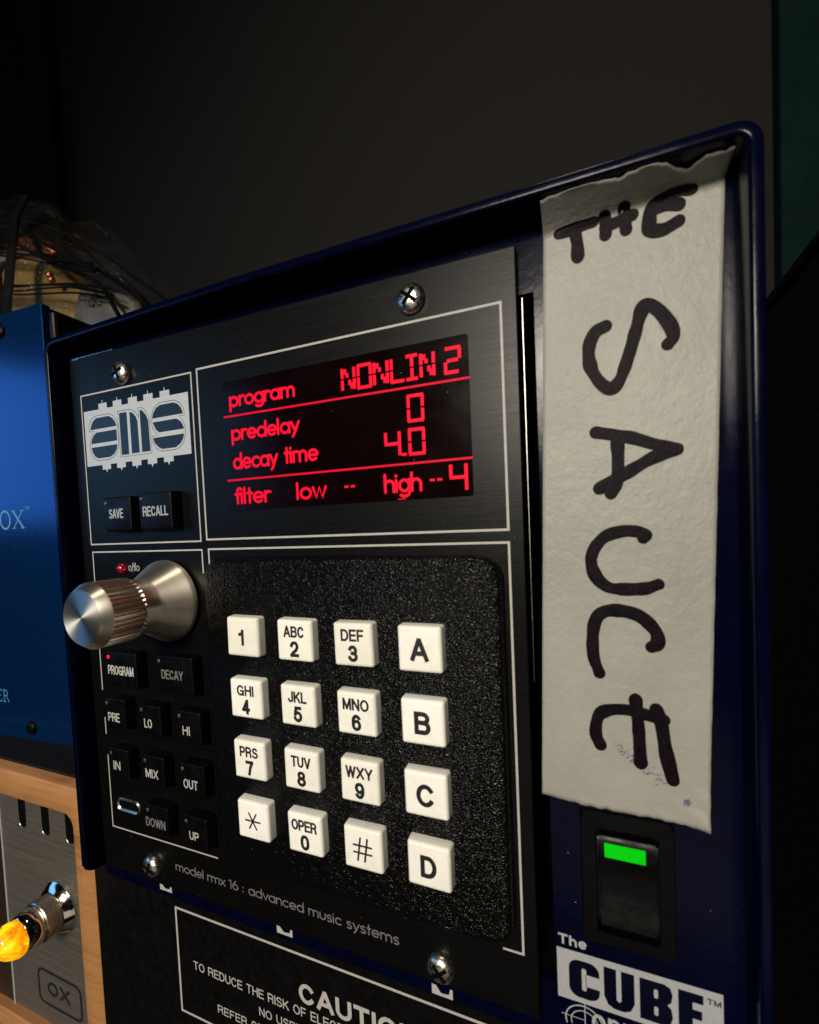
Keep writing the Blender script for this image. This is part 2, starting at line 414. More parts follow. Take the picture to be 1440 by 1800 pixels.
# upright grotesque capitals and figures as strokes: (width, strokes) in a unit box, caps project
def A_(cx, cy, rx, ry, a0, a1, n=10): return arc(cx, cy, rx, ry, a0, a1, n)
def RO(x0=0, x1=1, z0=0, z1=1, k=.5):
    rx = (x1 - x0) / 2; kz = k
    return A_(x0 + rx, z1 - kz, rx, kz, 90, 0, 6) + A_(x0 + rx, z0 + kz, rx, kz, 0, -180, 12) + A_(x0 + rx, z1 - kz, rx, kz, 180, 90, 6)
C_ = {
 'A': (.92, [[(0, 0), (.47, 1)], [(.53, 1), (1, 0)], [(.17, .30), (.83, .30)]]), 'B': (.80, [[(0, 0), (0, 1)], [(0, 1), (.55, 1)] + A_(.60, .765, .34, .235, 90, -90, 8)[1:] + [(0, .53)], [(0, .53), (.55, .53)] + A_(.64, .265, .36, .265, 90, -90, 8)[1:] + [(0, 0)]]),
 'C': (.86, [A_(.5, .5, .5, .5, 38, 322, 20)]), 'D': (.84, [[(0, 0), (0, 1)], [(0, 1), (.45, 1)] + A_(.45, .5, .55, .5, 88, -88, 14) + [(.45, 0), (0, 0)]]),
 'E': (.72, [[(0, 0), (0, 1)], [(0, 1), (1, 1)], [(0, .52), (.92, .52)], [(0, 0), (1, 0)]]), 'F': (.68, [[(0, 0), (0, 1)], [(0, 1), (1, 1)], [(0, .5), (.85, .5)]]),
 'G': (.92, [A_(.5, .5, .5, .5, 40, 345, 20), [(.97, 0), (.97, .45)], [(.97, .45), (.58, .45)]]), 'H': (.80, [[(0, 0), (0, 1)], [(1, 0), (1, 1)], [(0, .53), (1, .53)]]),
 'I': (.0, [[(0, 0), (0, 1)]]), 'J': (.62, [[(1, 1), (1, .33)] + A_(.5, .3, .5, .3, 0, -165, 8)]), 'K': (.82, [[(0, 0), (0, 1)], [(.95, 1), (.05, .38)], [(.35, .62), (1, 0)]]),
 'L': (.64, [[(0, 0), (0, 1)], [(0, 0), (1, 0)]]), 'M': (.96, [[(0, 0), (0, 1)], [(1, 0), (1, 1)], [(.04, 1), (.5, .05)], [(.96, 1), (.5, .05)]]), 'N': (.80, [[(0, 0), (0, 1)], [(1, 0), (1, 1)], [(.04, 1), (.96, 0)]]),
 'O': (.94, [A_(.5, .5, .5, .5, 90, 450, 24)]), 'P': (.76, [[(0, 0), (0, 1)], [(0, 1), (.6, 1)] + A_(.65, .72, .35, .28, 90, -90, 8)[1:] + [(0, .44)]]), 'Q': (.94, [A_(.5, .5, .5, .5, 90, 450, 24), [(.6, .25), (.98, -.02)]]),
 'R': (.82, [[(0, 0), (0, 1)], [(0, 1), (.6, 1)] + A_(.62, .745, .34, .255, 90, -90, 8)[1:] + [(0, .49)], [(.6, .49), (.86, .4), (.93, .2), (.97, 0)]]),
 'S': (.80, [A_(.5, .745, .44, .255, 25, 225, 10) + [(.5, .5)] + A_(.5, .265, .5, .265, 55, -155, 11)]), 'T': (.78, [[(0, 1), (1, 1)], [(.5, 0), (.5, 1)]]),
 'U': (.80, [[(0, 1), (0, .36)] + A_(.5, .36, .5, .36, 180, 360, 12) + [(1, 1)]]), 'V': (.86, [[(0, 1), (.47, 0)], [(1, 1), (.53, 0)]]), 'W': (1.22, [[(0, 1), (.24, 0)], [(.26, 0), (.49, 1)], [(.51, 1), (.74, 0)], [(1, 1), (.76, 0)]]),
 'X': (.84, [[(0, 0), (1, 1)], [(0, 1), (1, 0)]]), 'Y': (.86, [[(0, 1), (.5, .42)], [(1, 1), (.5, .42)], [(.5, .42), (.5, 0)]]), 'Z': (.76, [[(0, 1), (1, 1)], [(1, 1), (0, 0)], [(0, 0), (1, 0)]]),
 '0': (.66, [RO(k=.40)]), '1': (.34, [[(1, 0), (1, 1)], [(.9, .86), (.55, .76), (0, .74)]]), '2': (.66, [A_(.5, .71, .48, .29, 170, -20, 10) + [(.75, .42), (.2, .16), (0, 0)], [(0, 0), (1, 0)]]),
 '3': (.66, [A_(.47, .74, .44, .26, 160, -75, 10) + [(.38, .53)], [(.4, .53)] + A_(.47, .265, .5, .265, 80, -165, 12)]), '4': (.70, [[(.72, 0), (.72, 1)], [(.7, 1), (0, .27)], [(0, .27), (1, .27)]]),
 '5': (.66, [[(.9, 1), (.2, 1)], [(.2, 1), (.06, .5)], [(.06, .48)] + A_(.48, .32, .5, .32, 140, -160, 14)]), '6': (.66, [A_(.5, .31, .48, .31, 90, 450, 16), A_(.52, .56, .5, .44, 40, 190, 9)]),
 '7': (.64, [[(0, 1), (1, 1)], [(1, 1), (.62, .55), (.4, 0)]]), '8': (.66, [A_(.5, .765, .42, .235, 90, 450, 14), A_(.5, .265, .5, .265, 90, 450, 16)]), '9': (.66, [A_(.5, .69, .48, .31, 90, 450, 16), A_(.48, .44, .5, .44, 10, -140, 9)]),
 ' ': (.28, []),
 'h': (.58, [[(0, 0), (0, 1)], [(0, .42)] + A_(.5, .40, .5, .28, 160, 0, 8) + [(1, 0)]]), 'e': (.62, [[(.04, .36), (1, .36)] + A_(.5, .35, .5, .35, 0, 310, 16)]),
 'o': (.64, [A_(.5, .35, .5, .35, 90, 450, 20)]), 'n': (.56, [[(0, 0), (0, .7)], [(0, .42)] + A_(.5, .42, .5, .28, 160, 0, 8) + [(1, 0)]]), 'c': (.58, [A_(.5, .35, .5, .35, 40, 320, 16)]), 't': (.36, [[(.4, 0), (.4, .95)], [(0, .68), (.9, .68)]]),
}
def caps_bm(bm, s, x0, x1, z0, h, y, r, gap=.22, slope=0.0, depth=.02):
    """word between x0 and x1; r = half stroke width in mm"""
    g = gap * h; n = len(s)
    tw = sum(C_[c][0] for c in s) * h
    avail = (x1 - x0) - 2 * r
    # stroke-centre widths scale so that everything fits; gaps between centres = 2r + g
    f = (avail) / (tw + (n - 1) * (g + 2 * r * .8))
    x = x0 + r; k = 0
    for c in s:
        wd = C_[c][0] * h * f
        for st in C_[c][1]:
            pts = [(x + px * wd, z0 + r + pz * (h - 2 * r) + slope * (x + px * wd - x0)) for px, pz in st]
            (ax, az), (bx_, bz) = pts[0], pts[1]; L = math.hypot(ax - bx_, az - bz) or 1
            closed = math.hypot(pts[0][0] - pts[-1][0], pts[0][1] - pts[-1][1]) < .02
            e = 0 if closed else r * .92
            p0 = (ax + (ax - bx_) / L * e, az + (az - bz) / L * e)
            (ax, az), (bx_, bz) = pts[-1], pts[-2]; L = math.hypot(ax - bx_, az - bz) or 1
            p1 = (ax + (ax - bx_) / L * e, az + (az - bz) / L * e)
            stroke(bm, [p0] + pts[1:-1] + [p1], r, y - .003 * (k % 5), depth, 4, square=True); k += 1
        x += wd + (g + 2 * r * .8) * f
def word(name, s, x0, x1, z0, xh, y, r, mat, parent, label=None):
    bm = bmesh.new(); stroke_word(bm, s, x0, x1, z0, xh, y, r)
    return obj(name, bm, mat, parent, label=label, smooth=True)

# ================================================================== THE SETTING
bm = bmesh.new(); box(bm, -1500, 900, 420, 450, -160, 1700); tag(obj('wall', bm, M['wall']), kind='structure')
bm = bmesh.new(); box(bm, -900, 700, -40, 418, -130, -96, .8); tag(obj('desk', bm, M['desk']), kind='structure')
# hanging black cloth left, in folds
bm = bmesh.new(); rows = []
for z in (-94, 300, 700, 1200, 1690):
    rows.append([(-1200 + k * 6.1, 385 + 8 * math.sin(k * .55) + 4 * math.sin(k * .21 + z * .004), z) for k in range(100)])
for k in range(len(rows)): rows[k] = rows[k] + [(x, y + 4, z) for x, y, z in rows[k][::-1]]
loft(bm, rows)
tag(obj('curtain', bm, M['curtain'], smooth=True), 'black cloth hanging at the far left in front of the wall', 'curtain')
bm = bmesh.new(); slab(bm, 268, 560, -95, 1200, 3, 412, 398, 2)
tag(obj('board', bm, M['teal']), 'dark teal board standing against the wall at the right edge', 'board')
# black case right of the rack
case = thing('equipment_case', 'plain black equipment case standing right of the blue rack', 'case', (230, 100, -95))
bm = bmesh.new(); box(bm, 175, 290, -12, 330, -95, 150.7, 2.5, 3); obj('case_body', bm, M['tolex'], case, (230, 100, -95))
bm = bmesh.new(); box(bm, 173.8, 176.6, -13, 331, 148.6, 151.6, .6, 2); obj('edge_trim', bm, M['black'], case, (175, 100, 150))

# ================================================================== BLUE RACK
rack = thing('equipment_rack', 'glossy navy blue rack frame holding the black keypad module', 'rack', (72, 60, -95))
Y0 = 2.0
def yfront(x): return -3.3 - 1.8 * max(0.0, min(1.0, (x + 4) / 60.0))
bm = bmesh.new()
box(bm, -3, 144.6, Y0, Y0 + 2, 126.0, 137.0)
box(bm, 116.4, 144.6, Y0, Y0 + 2, 6.0, 126.0)
box(bm, -3, 144.6, Y0, Y0 + 2, -5.0, 6.0, 0)
box(bm, -3, 1.5, Y0, Y0 + 2, 6.0, 126.0)
obj('front_panel', bm, M['blue'], rack)
bm = bmesh.new()
# rim: stations along an upside-down U, each with inner/outer offset profile
path = []
for z in (-2.2, -1.9, -1.4, -.6, .6, 20, 60, 100, 130): path.append((-3, z, -1, 0))
for k in range(1, 7): a = R(180 - 90 * k / 6); path.append((-1 + 2 * math.cos(a), 135 + 2 * math.sin(a), math.cos(a), math.sin(a)))
for x in (15, 30, 60, 90, 120, 140): path.append((x, 137, 0, 1))
for k in range(0, 7): a = R(90 - 90 * k / 6); path.append((143.2 + 1.4 * math.cos(a), 135.6 + 1.4 * math.sin(a), math.cos(a), math.sin(a)))
for z in (125, 110, 80, 40, 0, -5): path.append((144.6, z, 1, 0))
T = 1.8; rr = .5
rows = []
for i, (x, z, nx, nz) in enumerate(path):
    yf = yfront(x)
    if x <= -2.99 and z < .6:
        t = (0.6 - z) / 2.8; yf = yf + (1 - math.sqrt(max(0, 1 - t * t))) * 4.6
    pr = [(0, Y0 - .02)]
    for k in range(5): a = R(90 * k / 4); pr.append((rr * (1 - math.cos(a)), yf + rr * (1 - math.sin(a))))
    for k in range(5): a = R(90 * k / 4); pr.append((T - rr * (1 - math.sin(a)), yf + rr * (1 - math.cos(a))))
    pr += [(T, 40), (T, 150), (0.0, 150)]
    rows.append([(x + nx * o_, y_, z + nz * o_) for o_, y_ in pr])
loft(bm, rows)
obj('rim', bm, M['blue'], rack, smooth=True)
# slot interior
bm = bmesh.new()
box(bm, 1.5, 116.4, 26, 27, 6, 126)
box(bm, 1.4, 1.5, 4.1, 26, 6, 126); box(bm, 116.4, 116.5, 4.1, 26, 6, 126); box(bm, 1.5, 116.4, 4.1, 26, 126, 126.1); box(bm, 1.5, 116.4, 4.1, 26, 5.9, 6)
obj('slot_interior', bm, M['void'], rack)
bm = bmesh.new(); box(bm, -15.2, 146.8, 6.0, 150, -95, -5.1, .8, 2); obj('lower_housing', bm, M['black'], rack)
bm = bmesh.new(); box(bm, -2.8, 144.4, 140, 142, -5, 136.9); obj('rear_panel', bm, M['black'], rack)
# white slot marks half hidden by the module
for x0, x1, za, zb in ((17.8, 22.0, -3.75, -2.3), (55.0, 59.3, -3.9, -2.2), (92.6, 96.9, -4.7, -2.7)):
    bm = bmesh.new(); prism(bm, [(x0, za), (x1, za), (x1, zb), (x1 - .5, zb), (x1 - .8, za + .75), (x0 + 1.9, za + .6), (x0 + .9, zb - .1), (x0, zb)], Y0 - .05, Y0 - .01)
    obj('slot_mark', bm, M['print'], rack)
# caution print on the lower housing
cl = bmesh.new(); yl = 5.95
for a, b, c, d in ((17.6, 126.6, -12.2, -11.6), (17.6, 126.6, -40.9, -40.3), (17.6, 18.2, -40.3, -12.2), (126.0, 126.6, -40.3, -12.2)):
    box(cl, a, b, yl - .03, yl, c, d)
clo = obj('caution_notice', cl, M['print'], rack)
for s, a, b, z, h, bd in (('CAUTION', 57.0, 87.3, -23.7, 4.9, .10), ('TO REDUCE THE RISK OF ELECTRIC SHOCK DO NOT REMOVE COVER', 23.2, 121, -27.3, 2.35, .065),
                      ('NO USER SERVICEABLE PARTS INSIDE', 44.6, 99.6, -31.9, 2.2, .065), ('REFER SERVICING TO QUALIFIED SERVICE PERSONNEL', 30.9, 113, -36.4, 2.2, .065)):
    solidify_text('notice_text', s, a, b, z, h, yl, M['print'], clo, bd)
# power switch
sw = bmesh.new(); 
loops = []
X0, X1, Z0, Z1 = 121.2, 135.4, 16.6, 38.9
loops.append([(x, 2.0, z) for x, z in rrect(X0, X1, Z0, Z1, .8)])
loops.append([(x, .5, z) for x, z in rrect(X0 + .3, X1 - .3, Z0 + .3, Z1 - .3, .8)])
loops.append([(x, .5, z) for x, z in rrect(X0 + 2.4, X1 - 2.4, Z0 + 2.2, Z1 - 2.2, .6)])
loops.append([(x, 4.5, z) for x, z in rrect(X0 + 2.6, X1 - 2.6, Z0 + 2.4, Z1 - 2.4, .6)])
loft(sw, loops, False, True)
swo = obj('power_switch', sw, M['cap'], rack)
# rocker: pressed at the top, standing out at the bottom
bm = bmesh.new(); xs0, xs1 = 123.9, 132.8
prof = [(35.9, 4.0), (35.9, -.1), (35.3, -.5), (32, -.35), (29.5, .1), (26, -.4), (23.2, -1.3), (21.9, -1.5), (21.5, -.9), (21.4, 4.0)]
a = [bm.verts.new((xs0, y, z)) for z, y in prof]; b = [bm.verts.new((xs1, y, z)) for z, y in prof]
bm.faces.new(a); bm.faces.new(b[::-1])
for i in range(len(prof)): j = (i + 1) % len(prof); bm.faces.new((a[i], b[i], b[j], a[j]))
bmesh.ops.bevel(bm, geom=[e for e in bm.edges if abs(e.verts[0].co.x - e.verts[1].co.x) < .01], offset=.35, segments=2, affect='EDGES')
obj('rocker', bm, M['cap'], swo, smooth=True)
bm = bmesh.new(); prism(bm, [(125.0, 32.8), (131.0, 32.8), (131.0, 35.0), (125.0, 35.0)], -.75, -.3); obj('indicator_window', bm, M['green'], swo, label='glowing green window')
# logo print
bm = bmesh.new(); caps_bm(bm, 'The', 117.0, 121.7, 13.45, 1.85, Y0 - .02, .19); obj('logo_word', bm, M['print_sharp'], rack)
def cube_logo():
    # pale block with the letters left out, built as strips around the letters
    bm = bmesh.new(); y = Y0 - .03
    prism(bm, [(116.7, 3.6), (141.6, 3.6), (141.6, 12.65), (116.7, 12.65)], y, Y0 - .005)
    return obj('logo_block', bm, M['print_sharp'], rack)
lb = cube_logo()
M['navy_ink'] = simple('navy_letter_face', (.0007, .0012, .0095), .3, 0, .2, 60, spec=.15)
def heavy(name, polys, holes, parent):
    bm = bmesh.new()
    for pl in polys: prism(bm, pl, Y0 - .06, Y0 - .031)
    o = obj(name, bm, M['navy_ink'], parent)
    if holes:
        bm = bmesh.new()
        for pl in holes: prism(bm, pl, Y0 - .09, Y0 - .061)
        obj(name + '_counter', bm, M['print_sharp'], parent)
    return o
heavy('logo_letter', [rrect(118.65, 123.6, 4.55, 11.25, 1.7)], [rrect(120.75, 121.5, 6.0, 10.0, .35), [(121.4, 6.9), (123.7, 6.9), (123.7, 9.0), (121.4, 9.0)][:4]], lb)
heavy('logo_letter', [[(124.3, 11.5), (129.0, 11.5)] + [(129.0 + 0, 6.4)] + [(128.4, 5.0), (127.4, 4.5), (125.9, 4.5), (124.9, 5.0), (124.3, 6.4)]], [[(126.25, 11.6), (127.0, 11.6), (127.0, 6.3), (126.63, 5.9), (126.25, 6.3)]], lb)
heavy('logo_letter', [[(129.8, 4.5), (133.4, 4.5), (134.3, 5.1), (134.6, 6.2), (134.4, 7.6), (133.8, 8.1), (134.4, 8.7), (134.6, 10.0), (134.3, 11.1), (133.4, 11.5), (129.8, 11.5)]],
      [rrect(131.9, 132.5, 8.75, 10.25, .25), rrect(131.9, 132.5, 5.8, 7.3, .25)], lb)
heavy('logo_letter', [[(135.4, 4.5), (138.9, 4.5), (138.9, 6.0), (137.4, 6.0), (137.4, 7.3), (138.7, 7.3), (138.7, 8.8), (137.4, 8.8), (137.4, 10.0), (138.9, 10.0), (138.9, 11.5), (135.4, 11.5)]], None, lb)
bm = bmesh.new(); caps_bm(bm, 'TM', 139.4, 141.3, 10.45, .95, Y0 - .06, .08); obj('logo_mark', bm, M['navy_ink'], lb)
bm = bmesh.new()
stroke(bm, arc(120.9, .2, 3.0, 2.9, 20, 200, 14), .12, Y0 - .03, .02); stroke(bm, arc(121.0, .1, 2.2, 2.1, 20, 200, 14), .09, Y0 - .035, .02)
stroke(bm, [(121.1, 3.6), (121.1, -1)], .09, Y0 - .04, .02); stroke(bm, [(117.2, .6), (121, .6)], .06, Y0 - .03, .02)
caps_bm(bm, 'onnect', 122.2, 136.0, -.6, 4.2, Y0 - .02, .26)
obj('logo_emblem', bm, M['print_sharp'], rack)

# ================================================================== MODULE
mod = thing('effects_module', 'black reverb module with red display, aluminium knob and white keypad', 'audio unit', (57, 1, 0))
pts = [(0, 0), (114.0, 0), (114.0, 133.2), (0, 133.6)]
bm = bmesh.new(); prism(bm, [(0, -.2), (113.7, -.2), (113.9, 133.3), (-.1, 133.9)], 0, 1.95)
bmesh.ops.bevel(bm, geom=list(bm.edges), offset=.18, segments=1, affect='EDGES')
fp = obj('faceplate', bm, M['plate'], mod)
# module side bracket seen in the gap
bm = bmesh.new(); box(bm, 1.8, 112.8, 2.2, 24, 7, 125.5, 0); obj('chassis_box', bm, M['void'], mod)
bm = bmesh.new(); prism(bm, [(114.47, 60), (114.50, 60), (114.60, 125.2), (114.50, 125.2)], 1.42, 1.5); obj('bracket_edge', bm, M['steel'], mod)
# bright chipped edge at the top left corner
bm = bmesh.new()
random.seed(3)
x = 1.0
while x < 15.5:
    L = random.uniform(.5, 1.6); up = 134.0 - .0068 * x; n = 5
    top = [(x + L * k / n, up + random.uniform(-.06, .05)) for k in range(n + 1)]
    dp = .55 if x < 3.5 else random.uniform(.12, .34)
    bot = [(x + L * k / n, up - dp * random.uniform(.4, 1.0)) for k in range(n + 1)][::-1]
    prism(bm, top + bot, -.03, .3); x += L + random.choice((0.02, 0.05, .25))
M['chip'] = simple('bare_worn_edge', (.25, .45, .6), .3, .9, .3, 900)
obj('worn_edge', bm, M['chip'], mod)
def frame(name, segs, wd=.36, mat='print'):
    bm = bmesh.new(); y = -.012
    for (x0, z0), (x1, z1) in segs:
        if abs(x1 - x0) > abs(z1 - z0): box(bm, min(x0, x1), max(x0, x1), y - .02, y, z0 - wd / 2, z0 + wd / 2)
        else: box(bm, x0 - wd / 2, x0 + wd / 2, y - .025, y - .001, min(z0, z1) - wd / 2, max(z0, z1) + wd / 2)
    return obj(name, bm, M[mat], fp)
frame('printed_line', [((3.6, 124.2), (41.4, 124.2)), ((41.4, 124.2), (41.3, 86.2)), ((3.6, 86.2), (41.4, 86.2)), ((3.6, 124.2), (3.6, 86.2))])
frame('printed_line', [((43.2, 124.6), (111.2, 124.6)), ((111.2, 124.6), (111.2, 86.5)), ((43.2, 86.5), (111.2, 86.5)), ((43.2, 124.6), (43.2, 86.5))], .42)
frame('printed_line', [((3.8, 84.2), (41.5, 84.2)), ((41.5, 84.2), (41.5, 79.0)), ((3.9, 84.2), (3.9, 48.2)), ((4.1, 40.6), (4.1, 36.4)), ((4.2, 30.5), (4.2, 11.4)), ((4.2, 11.4), (40.5, 11.4))], .34)
frame('printed_line', [((43.5, 84.3), (111.2, 84.3)), ((111.2, 84.3), (111.2, 11.1)), ((111.2, 11.1), (107.6, 11.1)), ((43.5, 84.3), (43.5, 81.0))], .40)

# --- logo of outlined letters on a silver block
bm = bmesh.new()
blk = [(4.3, 120.1)]
for a, p in zip((10.0, 15.3, 20.7, 26.0, 31.4), (11.45, 16.85, 22.1, 27.5, 32.9)):
    blk += [(a, 120.1), (a, 121.45), (p - .12, 121.45), (p - .12, 122.2), (p + .12, 122.2), (p + .12, 121.45), (a + 3.1, 121.45), (a + 3.1, 120.1)]
blk += [(40.2, 120.1), (40.2, 106.2)]
for a, p in zip((31.45, 26.1, 20.8, 15.35, 10.0), (33.0, 27.6, 22.3, 16.9, 11.6)):
    blk += [(a + 3.1, 106.2), (a + 3.1, 105.0), (p + .35, 105.0), (p, 104.2), (p - .35, 105.0), (a, 105.0), (a, 106.2)]
blk += [(4.3, 106.2)]
prism(bm, blk, -.03, -.01); M['badge'] = scratched('silver_badge', (.42, .44, .46), .45, .1, streak=(80, 400, 2500), vary=.1)
badge = obj('badge', bm, M['badge'], mod)
M['badge_fill'] = scratched('badge_letter_black', (.0022, .0022, .0024), .36, 0, streak=(80, 400, 3000))
shapes = [
 [(6.35, 115.3), (6.79, 116.4), (7.6, 117.4), (8.8, 118.05), (13.5, 118.05), (14.7, 117.4), (15.6, 116.5), (16.1, 115.3)],
 [(6.3, 111.75), (6.72, 112.9), (7.6, 113.95), (8.6, 114.45), (16.0, 114.45), (16.0, 111.75)],
 [(6.35, 110.85), (15.95, 110.85), (15.7, 109.7), (14.7, 108.6), (13.1, 107.95), (8.8, 107.95), (7.6, 108.5), (6.7, 109.6)],
 [(17.3, 118.2), (19.95, 118.2), (19.95, 108.0), (17.3, 108.0)],
 [(20.95, 118.15), (22.1, 117.65), (23.1, 116.6), (23.5, 115.4), (23.6, 108.05), (20.9, 108.05)],
 [(24.45, 118.15), (25.5, 117.7), (26.5, 116.6), (27.1, 115.3), (27.3, 108.05), (24.45, 108.05)],
 [(28.4, 115.5), (28.9, 116.7), (29.9, 117.8), (31.3, 118.35), (35.5, 118.35), (36.8, 117.9), (37.8, 116.9), (38.4, 115.5)],
 [(28.5, 114.6), (36.2, 114.6), (37.3, 113.95), (38.0, 113.1), (38.4, 112.05), (30.5, 112.05), (29.5, 112.8)],
 [(28.3, 110.95), (38.3, 110.95), (38.0, 109.9), (37.0, 108.8), (35.5, 108.1), (31.2, 108.1), (29.9, 108.7), (28.8, 109.8)]]
for s in shapes:
    bm = bmesh.new(); prism(bm, s, -.05, -.031); obj('letter_bar', bm, M['badge_fill'], badge)
outs = [
 [(6.0, 114.9), (5.8, 115.8), (6.4, 117.2), (7.6, 118.3), (8.9, 118.6), (13.6, 118.6), (15.0, 118.0), (16.1, 116.8), (16.55, 115.4), (16.5, 111), (16.2, 109.8), (15.4, 108.6), (14.0, 107.7), (12.7, 107.4), (8.4, 107.4), (6.9, 108.2), (5.9, 109.8), (5.8, 111.4), (6.3, 112.9), (7.2, 114.2), (7.9, 114.8), (6.0, 114.9)],
 [(16.8, 118.7), (21.0, 118.7), (22.4, 118.2), (23.5, 117.1), (23.95, 116.2), (23.95, 118.7), (25.0, 118.65), (26.3, 117.8), (27.4, 116.0), (27.75, 107.55), (16.9, 107.55), (16.8, 118.7)],
 [(28.0, 115.0), (28.1, 115.8), (28.8, 117.2), (30.1, 118.5), (31.4, 118.9), (35.9, 118.85), (37.4, 118.1), (38.5, 116.8), (38.9, 115.1), (37.0, 115.05), (38.1, 114.0), (38.8, 112.5), (38.8, 110.9), (38.1, 109.1), (36.8, 108.0), (35.4, 107.6), (31.1, 107.6), (29.3, 108.4), (28.1, 110.2), (27.95, 111.35), (30.0, 111.5), (28.5, 113.1), (28.0, 115.0)]]
for s in outs:
    bm = bmesh.new(); stroke(bm, s, .07, -.033, .02, 6); obj('letter_outline', bm, M['badge_fill'], badge)

# --- display
bm = bmesh.new(); slab(bm, 50.2, 105.4, 92.6, 120.6, .5, .4, -.06, .05); disp = obj('display', bm, M['glass'], mod, label='dark display window with glowing red words and numbers')
ye = -.09
for z in (113.05, 99.25):
    bm = bmesh.new(); box(bm, 50.3, 105.5, ye - .03, ye, z - .2, z + .2); obj('lit_rule', bm, M['redline'], disp)
for s, x0, x1, z, xh in (('program', 52.0, 69.2, 115.15, 1.85), ('predelay', 52.1, 70.0, 107.95, 1.9), ('decay', 52.1, 64.2, 101.75, 2.0), ('time', 65.6, 74.1, 101.85, 2.0),
                     ('filter', 52.0, 62.0, 94.2, 2.05), ('low', 68.2, 75.6, 94.25, 2.0), ('high', 88.1, 95.9, 94.3, 2.05)):
    word('lit_word', s, x0, x1, z, xh, ye, .31, M['red'], disp)
def segs(name, lines, x0, z0, w, h, r=.31):
    bm = bmesh.new()
    for ln in lines: stroke(bm, [(x0 + px * w, z0 + pz * h) for px, pz in ln], r, ye - .01, .04, 6, square=True)
    return obj(name, bm, M['red'], disp)
g = .035
LV = [[(0, 0), (0, .5 - g)], [(0, .5 + g), (0, 1)]]; RV = [[(1, 0), (1, .5 - g)], [(1, .5 + g), (1, 1)]]
TOP = [[(-.08, 1), (1.08, 1)]]; BOT = [[(-.08, 0), (1.08, 0)]]
CH = {'N': LV + RV + [[(.25, .95), (.25, .72)], [(.42, .75), (.42, .56)], [(.62, .44), (.62, .2)], [(.8, .3), (.8, .03)]],
      'O': LV + RV + TOP + BOT, '0': LV + RV + TOP + BOT, 'L': LV + BOT, 'I': TOP + BOT + [[(.5, 0), (.5, .5 - g)], [(.5, .5 + g), (.5, 1)]],
      '2': [[(0, 1), (1.08, 1)], [(1, .54), (1, 1)], [(.9, .5), (.45, .5)], [(.4, .5), (.12, .47)], [(0, 0), (0, .44)], [(-.08, 0), (.9, 0)]],
      '4': [[(0, .54), (0, 1)], [(-.08, .5), (1, .5)], [(1, 0), (1, 1)]]}
for c, x0, x1 in (('N', 80.3, 82.9), ('O', 83.8, 86.4), ('N', 87.2, 89.9), ('L', 90.75, 93.1), ('I', 93.85, 95.8), ('N', 96.6, 99.0), ('2', 101.2, 103.8)):
    segs('lit_character', CH[c], x0, 114.45, x1 - x0, 4.15)
segs('lit_character', CH['0'], 93.8, 106.95, 2.75, 4.5); segs('lit_character', CH['0'], 93.8, 100.95, 2.75, 4.4); segs('lit_character', CH['4'], 88.95, 100.95, 2.8, 4.4)
bm = bmesh.new(); box(bm, 92.1, 93.1, ye - .03, ye, 100.75, 101.25); obj('lit_point', bm, M['red'], disp)
segs('lit_character', CH['4'], 101.4, 93.75, 2.8, 4.6)
for x in (79.6, 81.0, 97.4, 98.8):
    bm = bmesh.new(); box(bm, x, x + .95, ye - .03, ye, 95.7, 96.15); obj('lit_dash', bm, M['red'], disp)
bm = bmesh.new(); box(bm, 90.9, 92.5, ye - .03, ye, 92.75, 92.95); obj('lit_dash', bm, M['redline'], disp)

# --- keypad surround and keys
bm = bmesh.new(); slab(bm, 43.6, 110.0, 13.2, 82.2, 4.2, -.01, -2.4, 1.1, .2, 4)
pad = obj('keypad_surround', bm, M['pad'], mod, smooth=True)
bm = bmesh.new(); slab(bm, -4.15, 4.15, -4.15, 4.15, .55, 2.4, -2.0, .7, .0, 4)
for v_ in bm.verts:
    if v_.co.y > -1: v_.co.x *= 1.04; v_.co.z *= 1.04
key_me = None
KF = -4.6; kr = (79.6 + KF) / (79.6 - 5.6)
KX = [125.78 - (125.78 - q) * kr for q in (56.85, 69.8, 82.85, 96.05)]; KZ = [88.75 + (66.3 - 13.0 * k - 88.75) * kr for k in range(4)]
LEG = [['1', '2', '3', 'A'], ['4', '5', '6', 'B'], ['7', '8', '9', 'C'], ['*', '0', '#', 'D']]
SUBS = {'2': 'ABC', '3': 'DEF', '4': 'GHI', '5': 'JKL', '6': 'MNO', '7': 'PRS', '8': 'TUV', '9': 'WXY', '0': 'OPER'}
keyproto = obj('key', bm, M['key'], mod, (KX[0], -2.6, KZ[0]), smooth=True, local=True)
